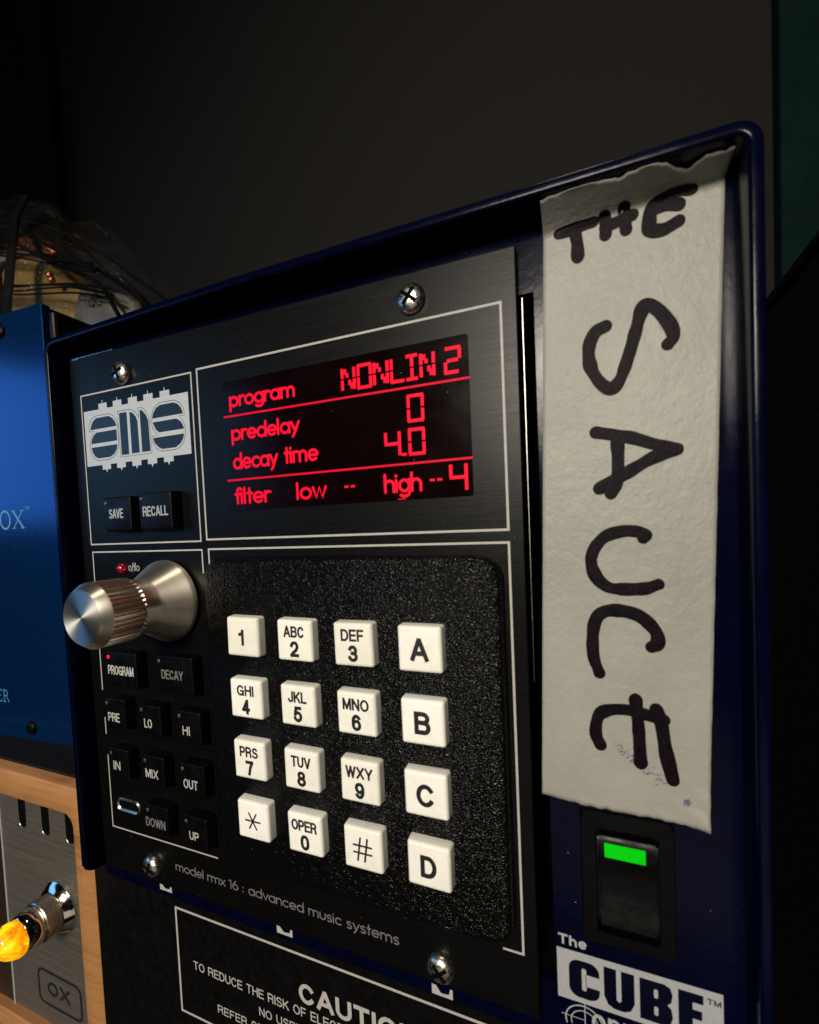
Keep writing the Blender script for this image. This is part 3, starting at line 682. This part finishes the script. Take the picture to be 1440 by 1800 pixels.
# local prototype is centred on its own origin
for r in range(4):
    for c in range(4):
        ch = LEG[r][c]
        if r == 0 and c == 0: k = keyproto
        else: k = bpy.data.objects.new('key', keyproto.data); link(k, mod, (KX[c], -2.6, KZ[r]))
        k['label'] = 'white key marked ' + (SUBS.get(ch, '') + ' ' + ch).strip()
        x, z = KX[c], KZ[r]; y = KF
        k.rotation_euler = (R(random.uniform(-.5, .5)), R(random.uniform(-.6, .6)), R(random.uniform(-.4, .4)))
        bm = bmesh.new()
        if ch in SUBS:
            wd = {'ABC': 4.9, 'DEF': 4.9, 'GHI': 4.4, 'JKL': 4.5, 'MNO': 5.6, 'PRS': 4.8, 'TUV': 4.7, 'WXY': 5.8, 'OPER': 6.1}[SUBS[ch]]
            caps_bm(bm, SUBS[ch], x - wd / 2, x + wd / 2, z + .65, 2.3, y - .01, .215)
            caps_bm(bm, ch, x - 1.05, x + 1.05, z - 3.25, 3.2, y - .01, .335)
        elif ch == '1': caps_bm(bm, '1', x - .95, x + .5, z - 1.8, 3.4, y - .01, .34)
        elif ch in 'ABCD': caps_bm(bm, ch, x - (1.75 if ch in 'AC' else 1.55), x + (1.75 if ch in 'AC' else 1.55), z - 2.15, 4.15, y - .01, .42)
        elif ch == '*':
            for a in (0, 60, 120): stroke(bm, [(x + 1.9 * math.cos(R(a)), z + 1.9 * math.sin(R(a))), (x - 1.9 * math.cos(R(a)), z - 1.9 * math.sin(R(a)))], .2, y - .01 - a * .0001, .03)
        else:
            for q in (-.75, .75):
                stroke(bm, [(x + q + .35, z + 2.2), (x + q - .35, z - 2.2)], .22, y - .01, .03)
                stroke(bm, [(x - 1.9, z + q * .95), (x + 1.9, z + q * .95)], .2, y - .02, .03)
        lg = obj('legend', bm, M['ink'], k, (x, KF, z))

# --- little black buttons with legends
def button(x0, x1, z0, z1, s, tx0, tx1, tz, th, dot='grey_dot', proud=4.0, tm='print'):
    pn = 2.9; kr = (79.6 - pn) / (79.6 - proud); fx = lambda q: 125.78 - (125.78 - q) * kr; fz = lambda q: 88.75 + (q - 88.75) * kr
    x0, x1, tx0, tx1 = map(fx, (x0, x1, tx0, tx1)); z0, z1, tz = map(fz, (z0, z1, tz)); proud = pn
    bm = bmesh.new(); slab(bm, x0, x1, z0, z1, .45, 0, -proud, .35, .12)
    b = obj('push_button', bm, M['cap'], mod, ((x0 + x1) / 2, -proud / 2, (z0 + z1) / 2), smooth=True, label='black button marked ' + s)
    solidify_text('legend', s, tx0, tx1, tz, th, -proud, M[tm], b, .075)
    bm = bmesh.new(); lathe(bm, [(proud - .3, .48), (proud + .06, .48), (proud + .16, .3)], x0 + .75, z1 - 1.35, 16)
    obj('indicator', bm, M[dot], b, smooth=True, label='glowing red dot' if dot == 'redspot' else None)
    return b
button(15.0, 24.4, 89.3, 97.4, 'SAVE', 16.9, 21.8, 92.4, 2.25, tm='print_sharp')
button(27.2, 37.5, 89.3, 97.8, 'RECALL', 28.4, 36.4, 92.4, 2.3, tm='print_sharp')
button(12.2, 22.6, 51.4, 59.9, 'PROGRAM', 12.6, 21.6, 54.3, 2.3, 'redspot')
button(29.6, 40.6, 51.4, 60.2, 'DECAY', 30.9, 37.7, 54.8, 2.2, tm='print_dim')
button(10.4, 17.5, 40.6, 48.2, 'PRE', 11.4, 15.6, 42.4, 2.25); button(22.6, 29.6, 40.4, 47.9, 'LO', 24.1, 26.7, 42.4, 2.2); button(34.9, 42.0, 40.2, 47.9, 'HI', 36.5, 38.7, 42.3, 2.1)
button(10.7, 17.6, 28.2, 35.6, 'IN', 12.1, 14.6, 30.2, 2.25); button(22.7, 29.6, 28.2, 35.6, 'MIX', 23.4, 27.6, 30.2, 2.2); button(34.9, 42.1, 28.0, 35.6, 'OUT', 35.7, 40.1, 29.8, 2.2)
button(22.5, 29.8, 16.2, 23.4, 'DOWN', 22.4, 28.9, 18.1, 2.2, tm='print_dim'); button(35.0, 42.0, 16.0, 23.3, 'UP', 36.5, 39.4, 17.8, 2.0)
# overflow light and its word
bm = bmesh.new(); lathe(bm, [(0, 1.4), (.5, 1.35), (.95, 1.1), (1.3, .7), (1.42, .2)], 14.9, 80.0, 24); obj('signal_light', bm, M['lens'], mod, smooth=True, label='unlit red lens')
word('printed_word', 'o/flo', 16.8, 20.8, 79.4, 1.2, -.02, .11, M['print_sharp'], fp)
# pale oblong slot
bm = bmesh.new()
lo = rrect(6.6, 15.2, 16.3, 19.9, 1.7, 8); li = rrect(7.3, 14.5, 17.0, 19.2, 1.1, 8)
loft(bm, [[(x, -.02, z) for x, z in lo], [(x, -.35, z) for x, z in rrect(6.9, 14.9, 16.6, 19.6, 1.45, 8)], [(x, -.02, z) for x, z in li], [(x, .9, z) for x, z in li]], False, True)
obj('card_slot', bm, M['recess'], mod, smooth=True)
bm = bmesh.new(); slab(bm, 7.35, 14.45, 17.05, 19.15, 1.0, .5, -.08, .05); obj('slot_cover', bm, M['void'], mod)
bm = bmesh.new(); stroke_word(bm, 'model rmx 16 : advanced music systems', 26.4, 86.9, 5.05, 1.35, -.02, .15, .03); obj('model_name', bm, M['print_dim'], fp)

# --- knob
knob_parent = obj('knob', (lambda b: (lathe(b, [(.6, 9.0), (.8, 9.6), (1.7, 9.6), (2.1, 9.35), (7.2, 6.25), (7.7, 6.1), (10.9, 6.1), (11.0, 5.9)], 30.5, 72.4, 96), b)[1])(bmesh.new()), M['knob'], mod, (30.5, -8, 72.4), smooth=True)
bm = bmesh.new()
def kn(k, d):
    return 1 - ((.03, .085, .085, .03, 0, 0)[k % 6] if 11.6 < d < 18.6 else 0)
prof = [(10.95, 6.35), (11.3, 6.75), (11.65, 6.8), (12.0, 6.8), (18.2, 6.8), (18.55, 6.8)]
lathe(bm, prof, 30.5, 72.4, 240, kn); obj('knurled_grip', bm, M['knurl'], knob_parent)
bm = bmesh.new(); lathe(bm, [(18.56, 6.82), (18.9, 6.72), (20.5, 5.55)], 30.5, 72.4, 96); obj('chamfer_ring', bm, M['knob'], knob_parent, smooth=True)
M['knobface'] = turned('turned_face_aluminium', (.62, .61, .60), .42, 30.5, 72.4, .8, True)
bm = bmesh.new(); lathe(bm, [(20.45, 5.54), (20.6, 5.45), (20.6, 4.0), (20.6, .02)], 30.5, 72.4, 96); obj('end_face', bm, M['knobface'], knob_parent, smooth=True)
bm = bmesh.new(); lathe(bm, [(.02, 8.2), (.7, 8.2)], 30.5, 72.4, 48); obj('knob_base', bm, M['black'], knob_parent)

# --- screws
def screw(x, z, rot, tilt=0, r=2.75):
    bm = bmesh.new(); lathe(bm, [(0, r), (.45, r * 1.0), (1.0, r * .92), (1.5, r * .7), (1.75, r * .42), (1.8, .05)], x, z, 40)
    s = obj('screw', bm, M['chrome'], mod, (x, -.9, z), smooth=True)
    bm = bmesh.new()
    for a in (rot, rot + 90):
        c, s_ = math.cos(R(a)), math.sin(R(a))
        L, wd = r * .62, .34
        prism(bm, [(x + c * L - s_ * wd, z + s_ * L + c * wd), (x - c * L - s_ * wd, z - s_ * L + c * wd), (x - c * L + s_ * wd, z - s_ * L - c * wd), (x + c * L + s_ * wd, z + s_ * L - c * wd)], -1.86 - (a - rot) * .0001, -1.0)
    obj('cross_recess', bm, M['void'], s, (x, -1.5, z))
screw(19.6, 127.5, 20); screw(95.3, 128.5, 52); screw(18.7, 4.4, 70); screw(95.6, 3.6, 38)

# ================================================================== MASKING TAPE
tape = thing('masking_tape', 'strip of cream masking tape lettered THE SAUCE on the blue rack', 'tape', (130, 1.7, 39))
def lerp(a, b, t): return a + (b - a) * t
bm = bmesh.new(); NX, NZ = 46, 150
random.seed(11)
def edge_n(k, s): return noise.noise((k * .8, s, 0)) * .35 + noise.noise((k * 3.1, s, 5)) * .12
grid = []
def tape_surface(u, s):
    zs = lerp(134.2, 135.9, u); yr = -3.9 - .5 * u; run = math.hypot(yr - 1.83, 136.78 - zs); d = s - zs
    if d <= 0: return 1.83, s
    if d < run:
        t_ = d / run; e_ = t_ * t_ * (3 - 2 * t_) * .35 + t_ * .65
        return lerp(1.83, yr, e_), lerp(zs, 136.78, 1 - (1 - t_) ** 1.25)
    return yr - (d - run) * .25, 136.78
Zfold = 136.3
for j in range(NZ + 1):
    row = []
    for i in range(NX + 1):
        u = i / NX
        top_len = 3.6 + 1.6 * math.exp(-((u - .22) / .16) ** 2) + 1.6 * math.exp(-((u - .58) / .09) ** 2) + .8 * u - 1.3 * math.exp(-((u - .78) / .07) ** 2)
        top_len += edge_n(i * .7, 2) * 1.6
        zb = lerp(40.0, 38.7, u) + edge_n(i * .55, 7) * .9 - .3 * math.sin(u * 5)
        L = (Zfold - zb) + top_len; s = zb + L * (j / NZ)
        xl = lerp(115.1, 118.35, (s - 40) / 97) + edge_n(j * .25, 1) * .10; xr = lerp(140.15, 143.55, (s - 40) / 97) + edge_n(j * .25, 9) * .14
        x = lerp(xl, xr, u)
        rel = .10 * noise.noise((x * .22, s * .12, 0)) + .05 * noise.noise((x * .8, s * .8, 2))
        # near the top the tape lifts off the panel and bridges forward to the underside of the rim
        y, z = tape_surface(u, s)
        # curled lower right corner
        cu = max(0, u - .72) / .28; cv = max(0, 1 - (s - zb) / 9); y -= 1.0 * (cu * cv) ** 1.6
        if s - zb < 12: y -= .18 * math.sin((x * 1.1 + s * 1.7)) * cv * cu
        row.append(bm.verts.new((x, y - max(0, rel), z)))
    grid.append(row)
for j in range(NZ):
    for i in range(NX): bm.faces.new((grid[j][i], grid[j][i + 1], grid[j + 1][i + 1], grid[j + 1][i]))
# thickness
ts = obj('tape_strip', bm, M['tape'], tape, (130, 1.7, 39), smooth=False)
for f in ts.data.polygons: f.use_smooth = True
so = ts.modifiers.new('thickness', 'SOLIDIFY'); so.thickness = .08 * MM; so.offset = 1
LETTERS = [('T', [[(120.76, 134.15), (123.13, 134.41), (125.89, 134.67)], [(123.12, 134.0), (123.43, 131.83), (123.46, 129.72)]]),
 ('H', [[(127.55, 135.3), (127.71, 133.53), (127.62, 132.14)], [(127.6, 133.3), (129.72, 133.7), (131.45, 134.1)], [(130.3, 135.9), (130.36, 134.34), (130.54, 132.13)]]),
 ('E', [[(139.3, 135.6), (138.08, 135.9), (136.48, 135.8), (134.83, 135.2), (133.97, 133.92), (133.72, 132.32), (133.78, 131.18), (135.56, 130.76), (137.59, 131.45)], [(134.12, 134.1), (135.9, 134.2), (137.7, 133.83)]]),
 ('S', [[(127.27, 118.11), (125.74, 117.44), (124.77, 115.36), (124.85, 112.42), (126.15, 109.6), (127.78, 108.29), (129.14, 109.46), (130.39, 112.76), (131.48, 116.34), (132.41, 119.43), (133.27, 120.18), (134.78, 118.93), (136.24, 116.49), (136.62, 114.74), (135.92, 113.8)]]),
 ('A', [[(125.42, 101.64), (130.18, 100.37), (133.75, 98.91), (136.73, 97.89)], [(136.73, 97.79), (133.71, 96.93), (131.07, 95.53), (129.03, 94.34), (126.6, 93.1), (125.72, 92.59)], [(128.55, 100.0), (128.58, 96.67), (128.34, 93.72), (127.43, 91.73)]]),
 ('U', [[(131.98, 84.47), (132.32, 84.93), (130.85, 85.5), (128.83, 85.56), (126.4, 84.8), (124.76, 82.94), (124.17, 80.83), (124.82, 78.33), (126.54, 76.62), (128.95, 76.27), (131.98, 76.43), (133.79, 77.08)]]),
 ('C', [[(132.78, 67.14), (133.61, 67.82), (133.32, 69.67), (131.38, 71.82), (129.04, 72.68), (126.45, 72.7), (124.83, 71.57), (124.15, 69.01), (124.12, 65.1), (124.95, 62.34)]]),
 ('E', [[(124.82, 50.19), (124.14, 52.08), (124.58, 54.91), (126.04, 56.19), (128.84, 56.59), (131.55, 56.15), (134.18, 55.53)], [(130.25, 58.48), (130.56, 54.11), (130.77, 47.98)], [(133.17, 57.17), (133.85, 54.92), (134.41, 50.47), (135.3, 46.0)]])]
n_ = 0
for ch, sts in LETTERS:
    bm = bmesh.new()
    for st in sts:
        n_ += 1
        stroke(bm, st, .98 if sts[0][0][1] < 129 else .92, 1.70 - .012 * (n_ % 4), .03, 8, sub=6, wob=.22, flat=True)
    for v_ in bm.verts:
        if v_.co.z > 133:
            y_, z_ = tape_surface((v_.co.x - 118.3) / 25.2, v_.co.z)
            v_.co.z = z_ + (v_.co.y - 1.83) * .5 * (z_ > 135); v_.co.y += y_ - 1.83
    obj('marker_letter', bm, M['marker'], tape, label='handwritten letter ' + ch)
bm = bmesh.new(); random.seed(5)
for k in range(70):
    t = random.random(); x = lerp(127.2, 134.0, t) + random.gauss(0, .35); z = lerp(50.4, 45.4, t) + random.gauss(0, .5)
    if .35 < t < .55: continue
    stroke(bm, [(x, z), (x + random.uniform(.1, .5), z + random.uniform(.0, .35))], random.uniform(.03, .09), 1.70, .03, 6)
for k in range(14):
    x = 136.6 + random.random() * .9; z = 42.2 + random.random() * .8; stroke(bm, [(x, z), (x + .3, z + .5)], .05, 1.45, .03, 6)
M['smudge'] = simple('violet_ink_smudge', (.10, .09, .17), .7)
obj('ink_smudge', bm, M['smudge'], tape)

# dust specks settled on panel, keypad and rim
bm = bmesh.new(); random.seed(21)
for k in range(150):
    x = random.uniform(0, 144); z = random.uniform(0, 136); sz = random.choice((.04, .05, .06, .09))
    if 0 < x < 114:
        if z > 133: y = 1.98
        elif 43.6 < x < 110 and 13.2 < z < 82.2: y = -2.42
        elif 50 < x < 105.4 and 92.6 < z < 120.6: y = -.07
        elif z > 86.5 or x > 111.5 or z < 10: y = -.02
        else: continue
    elif x > 144 or 116 > x: continue
    elif z < 38 and x > 116.5: y = 1.97
    else: continue
    a = random.random() * 3
    prism(bm, [(x + sz * math.cos(a + t), z + sz * math.sin(a + t) * .6) for t in (0, 1.6, 3.1, 4.7)], y - .03, y)
tag(obj('dust', bm, M['print']), kind='stuff')

# ================================================================== BLUE UNIT (left, standing on the wooden unit)
ANG = math.atan2(.06, 1.0)
def bt(u, v, z):
    """u: mm to the right of the unit's right edge (negative = left), v: depth behind its face"""
    c, s = math.cos(ANG), math.sin(ANG); return (-52.3 + u * c - v * s, 25.0 + u * s + v * c, z)
def xform(bm):
    for v_ in bm.verts: v_.co = Vector(bt(v_.co.x, v_.co.y, v_.co.z))
bu = thing('blue_processor', 'tall bright blue unit marked OX standing behind the rack', 'audio unit', (-130, 120, 11.5))
bm = bmesh.new(); box(bm, -200, 0, 0, 3, 12.2, 170.2, .35, 2); xform(bm); obj('faceplate', bm, M['blueface'], bu)
bm = bmesh.new(); box(bm, -200, -.6, 3.1, 180, 12.6, 169.8, .5, 2); xform(bm); obj('case', bm, M['black'], bu)
bm = bmesh.new(); box(bm, -.5, .9, 3.2, 5.0, 13, 168.2, .3, 1); xform(bm); obj('cover_lip', bm, M['steel'], bu)
M['cover'] = simple('dark_steel_lip', (.12, .11, .11), .4, .8); bpy.data.objects['cover_lip'].data.materials[0] = M['cover']
def btext(s, u0, u1, z, h, bold=.0, mat='teal_print'):
    bm = bmesh.new(); caps_bm(bm, s, u0, u1, z, h, -.06, h * .07); xform(bm); obj('printed_word', bm, M[mat], bu)
def serif(bm, lines, w=.28):
    k = 0
    for ln in lines: stroke(bm, ln, w, -.04 - .006 * (k % 4), .03, 8); k += 1
def bxy(px, pz): return (px, pz)
bm = bmesh.new()
# O X with serifs : O centre u=-28.5, X centre u=-20.8 ; base z 92.3, cap 6.7
serif(bm, [arc(-27.6, 95.6, 2.7, 3.3, 0, 360, 20)], .38)
serif(bm, [[(-22.9, 98.7), (-17.9, 92.5)]], .42); serif(bm, [[(-17.9, 98.7), (-22.9, 92.5)]], .2)
serif(bm, [[(-23.9, 98.8), (-21.7, 98.8)], [(-19.0, 98.8), (-16.9, 98.8)], [(-23.9, 92.4), (-21.8, 92.4)], [(-19.1, 92.4), (-16.9, 92.4)]], .14)
xform(bm); obj('printed_word', bm, M['teal_print'], bu, smooth=True)
btext('TM', -16.2, -13.6, 98.9, 1.3)
bm = bmesh.new()
serif(bm, [[(-40.0, 30.6), (-40.0, 26.0)], [(-40.0, 30.6), (-37.8, 30.6), (-37.8, 29.9)], [(-40.0, 28.4), (-38.3, 28.4)], [(-40.0, 26.0), (-37.7, 26.0), (-37.7, 26.8)],
           [(-36.2, 30.6), (-36.2, 26.0)], [(-36.6, 30.6), (-34.8, 30.5), (-34.0, 29.6), (-34.6, 28.6), (-36.2, 28.4)], [(-35.0, 28.4), (-33.6, 26.0)], [(-36.8, 26.0), (-35.5, 26.0)]], .18)
xform(bm); obj('printed_word', bm, M['teal_print'], bu, smooth=True)
for (u, z) in ((-22.0, 164.0), (-21.5, 17.2)):
    bm = bmesh.new(); lathe(bm, [(-.2, 2.6), (.3, 2.6), (.9, 2.2), (1.2, 1.3), (1.25, .05)], u, z, 28); xform(bm); obj('screw', bm, M['cap'], bu, smooth=True)
# ================================================================== WOODEN UNIT
wu = thing('wooden_amp_unit', 'maple framed grey metal unit marked OX with glowing amber jewel', 'audio unit', (-90, 90, -95))
def ringy(bm, outer, inner, yo, yi, y0, y1):
    n = len(outer)
    # outer rounded edge, front, inner edge
    def off(lp, d):
        cx = sum(p[0] for p in lp) / n; cz = sum(p[1] for p in lp) / n
        return [(x - d * (1 if x > cx else -1), z - d * (1 if z > cz else -1)) for x, z in lp]
    L = [[(x, y1, z) for x, z in outer], [(x, y0 + 2.2, z) for x, z in outer], [(x, y0 + .7, z) for x, z in off(outer, .5)], [(x, y0, z) for x, z in off(outer, 1.8)],
         [(x, y0, z) for x, z in off(inner, -1.0)], [(x, y0 + .8, z) for x, z in inner], [(x, y1, z) for x, z in inner]]
    loft(bm, L, False, False)
XO0, XO1, ZO0, ZO1 = -200, -18.6, -86.5, 11.6
bm = bmesh.new(); ringy(bm, rrect(XO0, XO1, ZO0, ZO1, 6.5, 10), rrect(XO0 + 10, -27.6, -77.5, 2.0, 4.5, 10), 0, 0, 8, 34)
obj('wood_frame', bm, M['wood'], wu, smooth=True)
bm = bmesh.new(); 
loft(bm, [[(x, 8.9 + 1.6, z) for x, z in rrect(XO0 - 2, XO1 + .9, ZO0 - 1, ZO1 + 1.0, 7.2, 8)], [(x, 200, z) for x, z in rrect(XO0 - 2, XO1 + .9, ZO0 - 1, ZO1 + 1.0, 7.2, 8)]])
# case sits behind the wood ring: shift the front of the case back so that the ring stands proud
for v_ in bm.verts:
    if v_.co.y < 50: v_.co.y = 12.0
obj('case', bm, M['tolex'], wu, smooth=True)
for v_ in ((-180, -95, 1), (-40, -95, 1)):
    for yy in (40, 180):
        bm = bmesh.new(); box(bm, v_[0] - 8, v_[0] + 8, yy - 8, yy + 8, -95.9, -87.6, 2, 2); obj('foot', bm, M['black'], wu)
# aluminium front with three visible vent slots cut as dark recesses with bright lower lips
yp = 11.4
bm = bmesh.new(); box(bm, -71.9, -27.0, yp, yp + .55, -77.9, 2.2); fr = obj('metal_front', bm, M['alu'], wu)
bm = bmesh.new(); box(bm, -190.4, -72.7, yp, yp + .55, -77.9, 2.2); obj('brown_front', bm, simple('dark_brown_front', (.035, .018, .008), .4, .4), wu)
bm = bmesh.new(); box(bm, -72.7, -71.9, yp - .5, yp + .5, -77.9, 2.2, .15, 1); obj('divider_strip', bm, M['print_sharp'], wu)
for xc in (-59.6, -46.9, -34.4):
    bm = bmesh.new(); prism(bm, rrect(xc - 2.05, xc + 2.05, -10.2, 3.0, 2.0, 8), yp - .03, yp + .01)
    s = obj('vent_slot', bm, M['void'], wu)
    bm = bmesh.new(); stroke(bm, arc(xc, -8.1, 2.15, 2.2, 180, 360, 12), .13, yp - .03, .12); obj('vent_lip', bm, M['steel'], s)
# badge OX
bm = bmesh.new(); ol = rrect(-57.6, -35.2, -71.0, -59.2, 2.6, 6)
stroke(bm, ol[3:] + ol[:5], .55, yp - .03, .06, 8); obj('badge_outline', bm, M['ink'], wu, smooth=True)
bm = bmesh.new(); caps_bm(bm, 'OX', -52.8, -41.0, -67.2, 4.9, yp - .06, .52); obj('badge_word', bm, M['ink'], wu)
# pilot lamp
PX, PZ = -42.3, -33.2
def plathe(name, prof, mat, n=48, smooth=True, mod_=None, par=None, label=None):
    bm = bmesh.new(); lathe(bm, [(d * .84 - yp, r * 1.02) for d, r in prof], PX, PZ, n, mod_); return obj(name, bm, M[mat], par or wu, smooth=smooth, label=label)
pl = plathe('pilot_lamp', [(.0, 8.3), (.8, 8.3), (1.3, 7.9), (3.2, 6.6), (3.4, 6.2)], 'polished')
plathe('threaded_collar', [(3.35, 5.9), (4.6, 5.9), (4.9, 6.2), (8.2, 6.2), (8.6, 5.9)], 'recess', 120, True, lambda k, d: 1 - (.02 if k % 2 else 0), pl)
plathe('bezel', [(8.6, 5.4), (9.4, 5.7), (10.2, 5.75), (12.6, 5.5), (13.6, 5.2), (14.0, 4.9)], 'polished', 48, True, None, pl)
bm = bmesh.new()
lathe(bm, [(11.6 - yp, 4.9), (12.4 - yp, 5.4), (14.0 - yp, 5.5), (15.6 - yp, 4.7), (16.9 - yp, 3.2), (17.3 - yp, 1.6)], PX, PZ, 8)
obj('amber_jewel', bm, M['amber'], pl, label='lit faceted amber jewel')

# ================================================================== BAG OF PACKETS on the blue unit
bag = thing('plastic_bag', 'clear crumpled plastic bag lying on top of the blue unit', 'bag', (-130, 90, 171))
bm = bmesh.new(); NU, NV = 64, 40; grid = []
for j in range(NV + 1):
    row = []
    for i in range(NU + 1):
        a = i / NU * 2 - 1; b = j / NV * 2 - 1
        x = -200 + 143 * a; y = 96 + 52 * b
        q = max(0, 1 - abs(a) ** 2.0) ** .78 * max(0, 1 - abs(b) ** 2.4) ** .5
        n = noise.noise((x * .03, y * .05, 1)) * 9 + abs(noise.noise((x * .07, y * .09, 4))) * 7
        z = 171.2 + 106 * q + n * min(1, q * 3)
        row.append(bm.verts.new((x, y + noise.noise((x * .05, z * .04, 8)) * 5, max(171.0, z))))
    grid.append(row)
for j in range(NV):
    for i in range(NU): bm.faces.new((grid[j][i], grid[j][i + 1], grid[j + 1][i + 1], grid[j + 1][i]))
obj('film', bm, M['film'], bag, (-130, 90, 171), smooth=True)
def tube(bm, pts, r, seg=8, sub=6):
    P = catmull(pts, sub); loops = []
    for i, p in enumerate(P):
        t = (P[min(i + 1, len(P) - 1)] - P[max(0, i - 1)]).normalized(); n1 = t.cross(Vector((0, 1, .1))).normalized(); n2 = t.cross(n1)
        loops.append([p + n1 * r * math.cos(2 * math.pi * k / seg) + n2 * r * math.sin(2 * math.pi * k / seg) for k in range(seg)])
    loft(bm, loops)
# shading along the clear film's folds and outline, put in as black tubes
for pts, r in (([(-205, 58, 262), (-150, 62, 243), (-129, 60, 236), (-105, 62, 222), (-88, 64, 212), (-70, 66, 201), (-55, 68, 188), (-48, 70, 172)], 1.0),
               ([(-230, 90, 281), (-194, 90, 275), (-160, 90, 263), (-131, 90, 248), (-108, 90, 233), (-90, 90, 219), (-68, 90, 202), (-54, 90, 186), (-48, 90, 172)], .8),
               ([(-131, 88, 247), (-112, 87, 231), (-99, 84, 220), (-86, 80, 213), (-66, 78, 196), (-52, 76, 176)], .6),
               ([(-128, 59, 229), (-112, 59, 219), (-98, 58, 211), (-80, 56, 202), (-62, 54, 191), (-50, 52, 176)], .9),
               ([(-100, 52, 217), (-90, 51, 207), (-76, 51, 203), (-60, 52, 196)], .8)):
    bm = bmesh.new(); tube(bm, pts, r); obj('dark_fold_line', bm, M['strap'], bag, (-130, 90, 171), smooth=True)
def packet(name, pts, y, th, mat, lab, cat, bulge=3.0):
    """pillow shaped packet standing behind the film: outline (x,z) at depth y"""
    cx = sum(p[0] for p in pts) / len(pts); cz = sum(p[1] for p in pts) / len(pts)
    loops = []
    for k, (f, d) in enumerate(((.93, 1.0), (1.0, .55), (1.0, .45), (.93, 0.0), (.6, -bulge / th), (.2, -bulge * 1.3 / th))):
        loops.append([(cx + (x - cx) * f, y + th * d + noise.noise((x * .3, k, z * .3)) * .6, cz + (z - cz) * f) for x, z in pts])
    bm = bmesh.new(); loft(bm, loops); o = obj(name, bm, M[mat], None, (cx, y, min(p[1] for p in pts)), smooth=True); tag(o, lab, cat); return o
yp_ = packet('packet', [(-150, 231), (-131, 228), (-113, 219), (-101, 213), (-97, 207), (-86, 200), (-86, 190), (-92, 180), (-110, 171.5), (-150, 171.5)], 64, 12, 'yellow', 'yellow printed packet inside the clear bag', 'packet')
wp_ = packet('packet', [(-85, 199), (-70, 194.5), (-56, 189), (-51, 185), (-50, 178), (-50, 171.5), (-76, 171.5), (-90, 176), (-90, 188)], 60, 6, 'whitepk', 'pale packet printed QS at the right end of the bag', 'packet')
M['dark_print'] = simple('dark_packet_print', (.02, .018, .02), .5)
bm = bmesh.new(); caps_bm(bm, 'QS', -73.5, -64.5, 185.6, 4.6, 54.5, .35, slope=-.12); obj('printed_word', bm, M['dark_print'], wp_)
bm = bmesh.new(); caps_bm(bm, 'BARLEY MALT', -107, -91, 210.6, 2.2, 58.5, .17, slope=-.25); obj('printed_word', bm, M['dark_print'], yp_)
bm = bmesh.new(); tube(bm, [(-160, 66, 226), (-140, 66, 227), (-127, 66, 228), (-118, 67, 225), (-111, 69, 219)], 6.0, 16); 
tag(obj('foil_roll', bm, M['copper'], None, (-130, 65, 222), smooth=True), 'copper coloured foil roll near the top of the bag', 'foil')
for k, (x, z) in enumerate(((-98.5, 212), (-96.6, 209.8), (-96.5, 204), (-95.3, 201.8))):
    bm = bmesh.new(); bmesh.ops.create_icosphere(bm, subdivisions=2, radius=1.5, matrix=Matrix.Translation((x, 55.5, z)))
    o = obj('foil_bead', bm, M['copper'], None, (x, 55.5, z), smooth=True); tag(o, ('topmost', 'second from top', 'third from top', 'lowest')[k] + ' of the four tiny copper beads in the bag', 'bead', 'copper beads in the bag')
# strap and cord
bm = bmesh.new(); loft(bm, [[(x, y, z), (x + 5.6, y, z - 1), (x + 5.6, y + 1, z - 1), (x, y + 1, z)] for x, y, z in ((-117, 58, 246), (-115.5, 52, 232), (-114, 48, 210), (-113.5, 45, 190), (-112.5, 43.5, 171))])
tag(obj('strap', bm, M['strap'], None, (-116, 48, 171)), 'flat black strap running down over the bag at the left', 'strap')
for lab, lst in (('thin black cords drawn across the upper part of the bag', [(-150, 226), (-116, 217.5), (-96, 211), (-77.6, 203.5), (-62, 197)]), ('thin black cords drawn across the lower part of the bag', [(-150, 208), (-114, 200.5), (-94, 197), (-75, 192.5), (-52, 184)])):
    bm = bmesh.new()
    for k in range(4): tube(bm, [(x, 52 - .4 * k, z + (k - 1.5) * (1.1 + .8 * math.sin(x * .05 + k))) for x, z in lst], .42, 6)
    tag(obj('cord_bundle', bm, M['strap'], None, (-100, 52, 195), smooth=True), lab, 'cord')
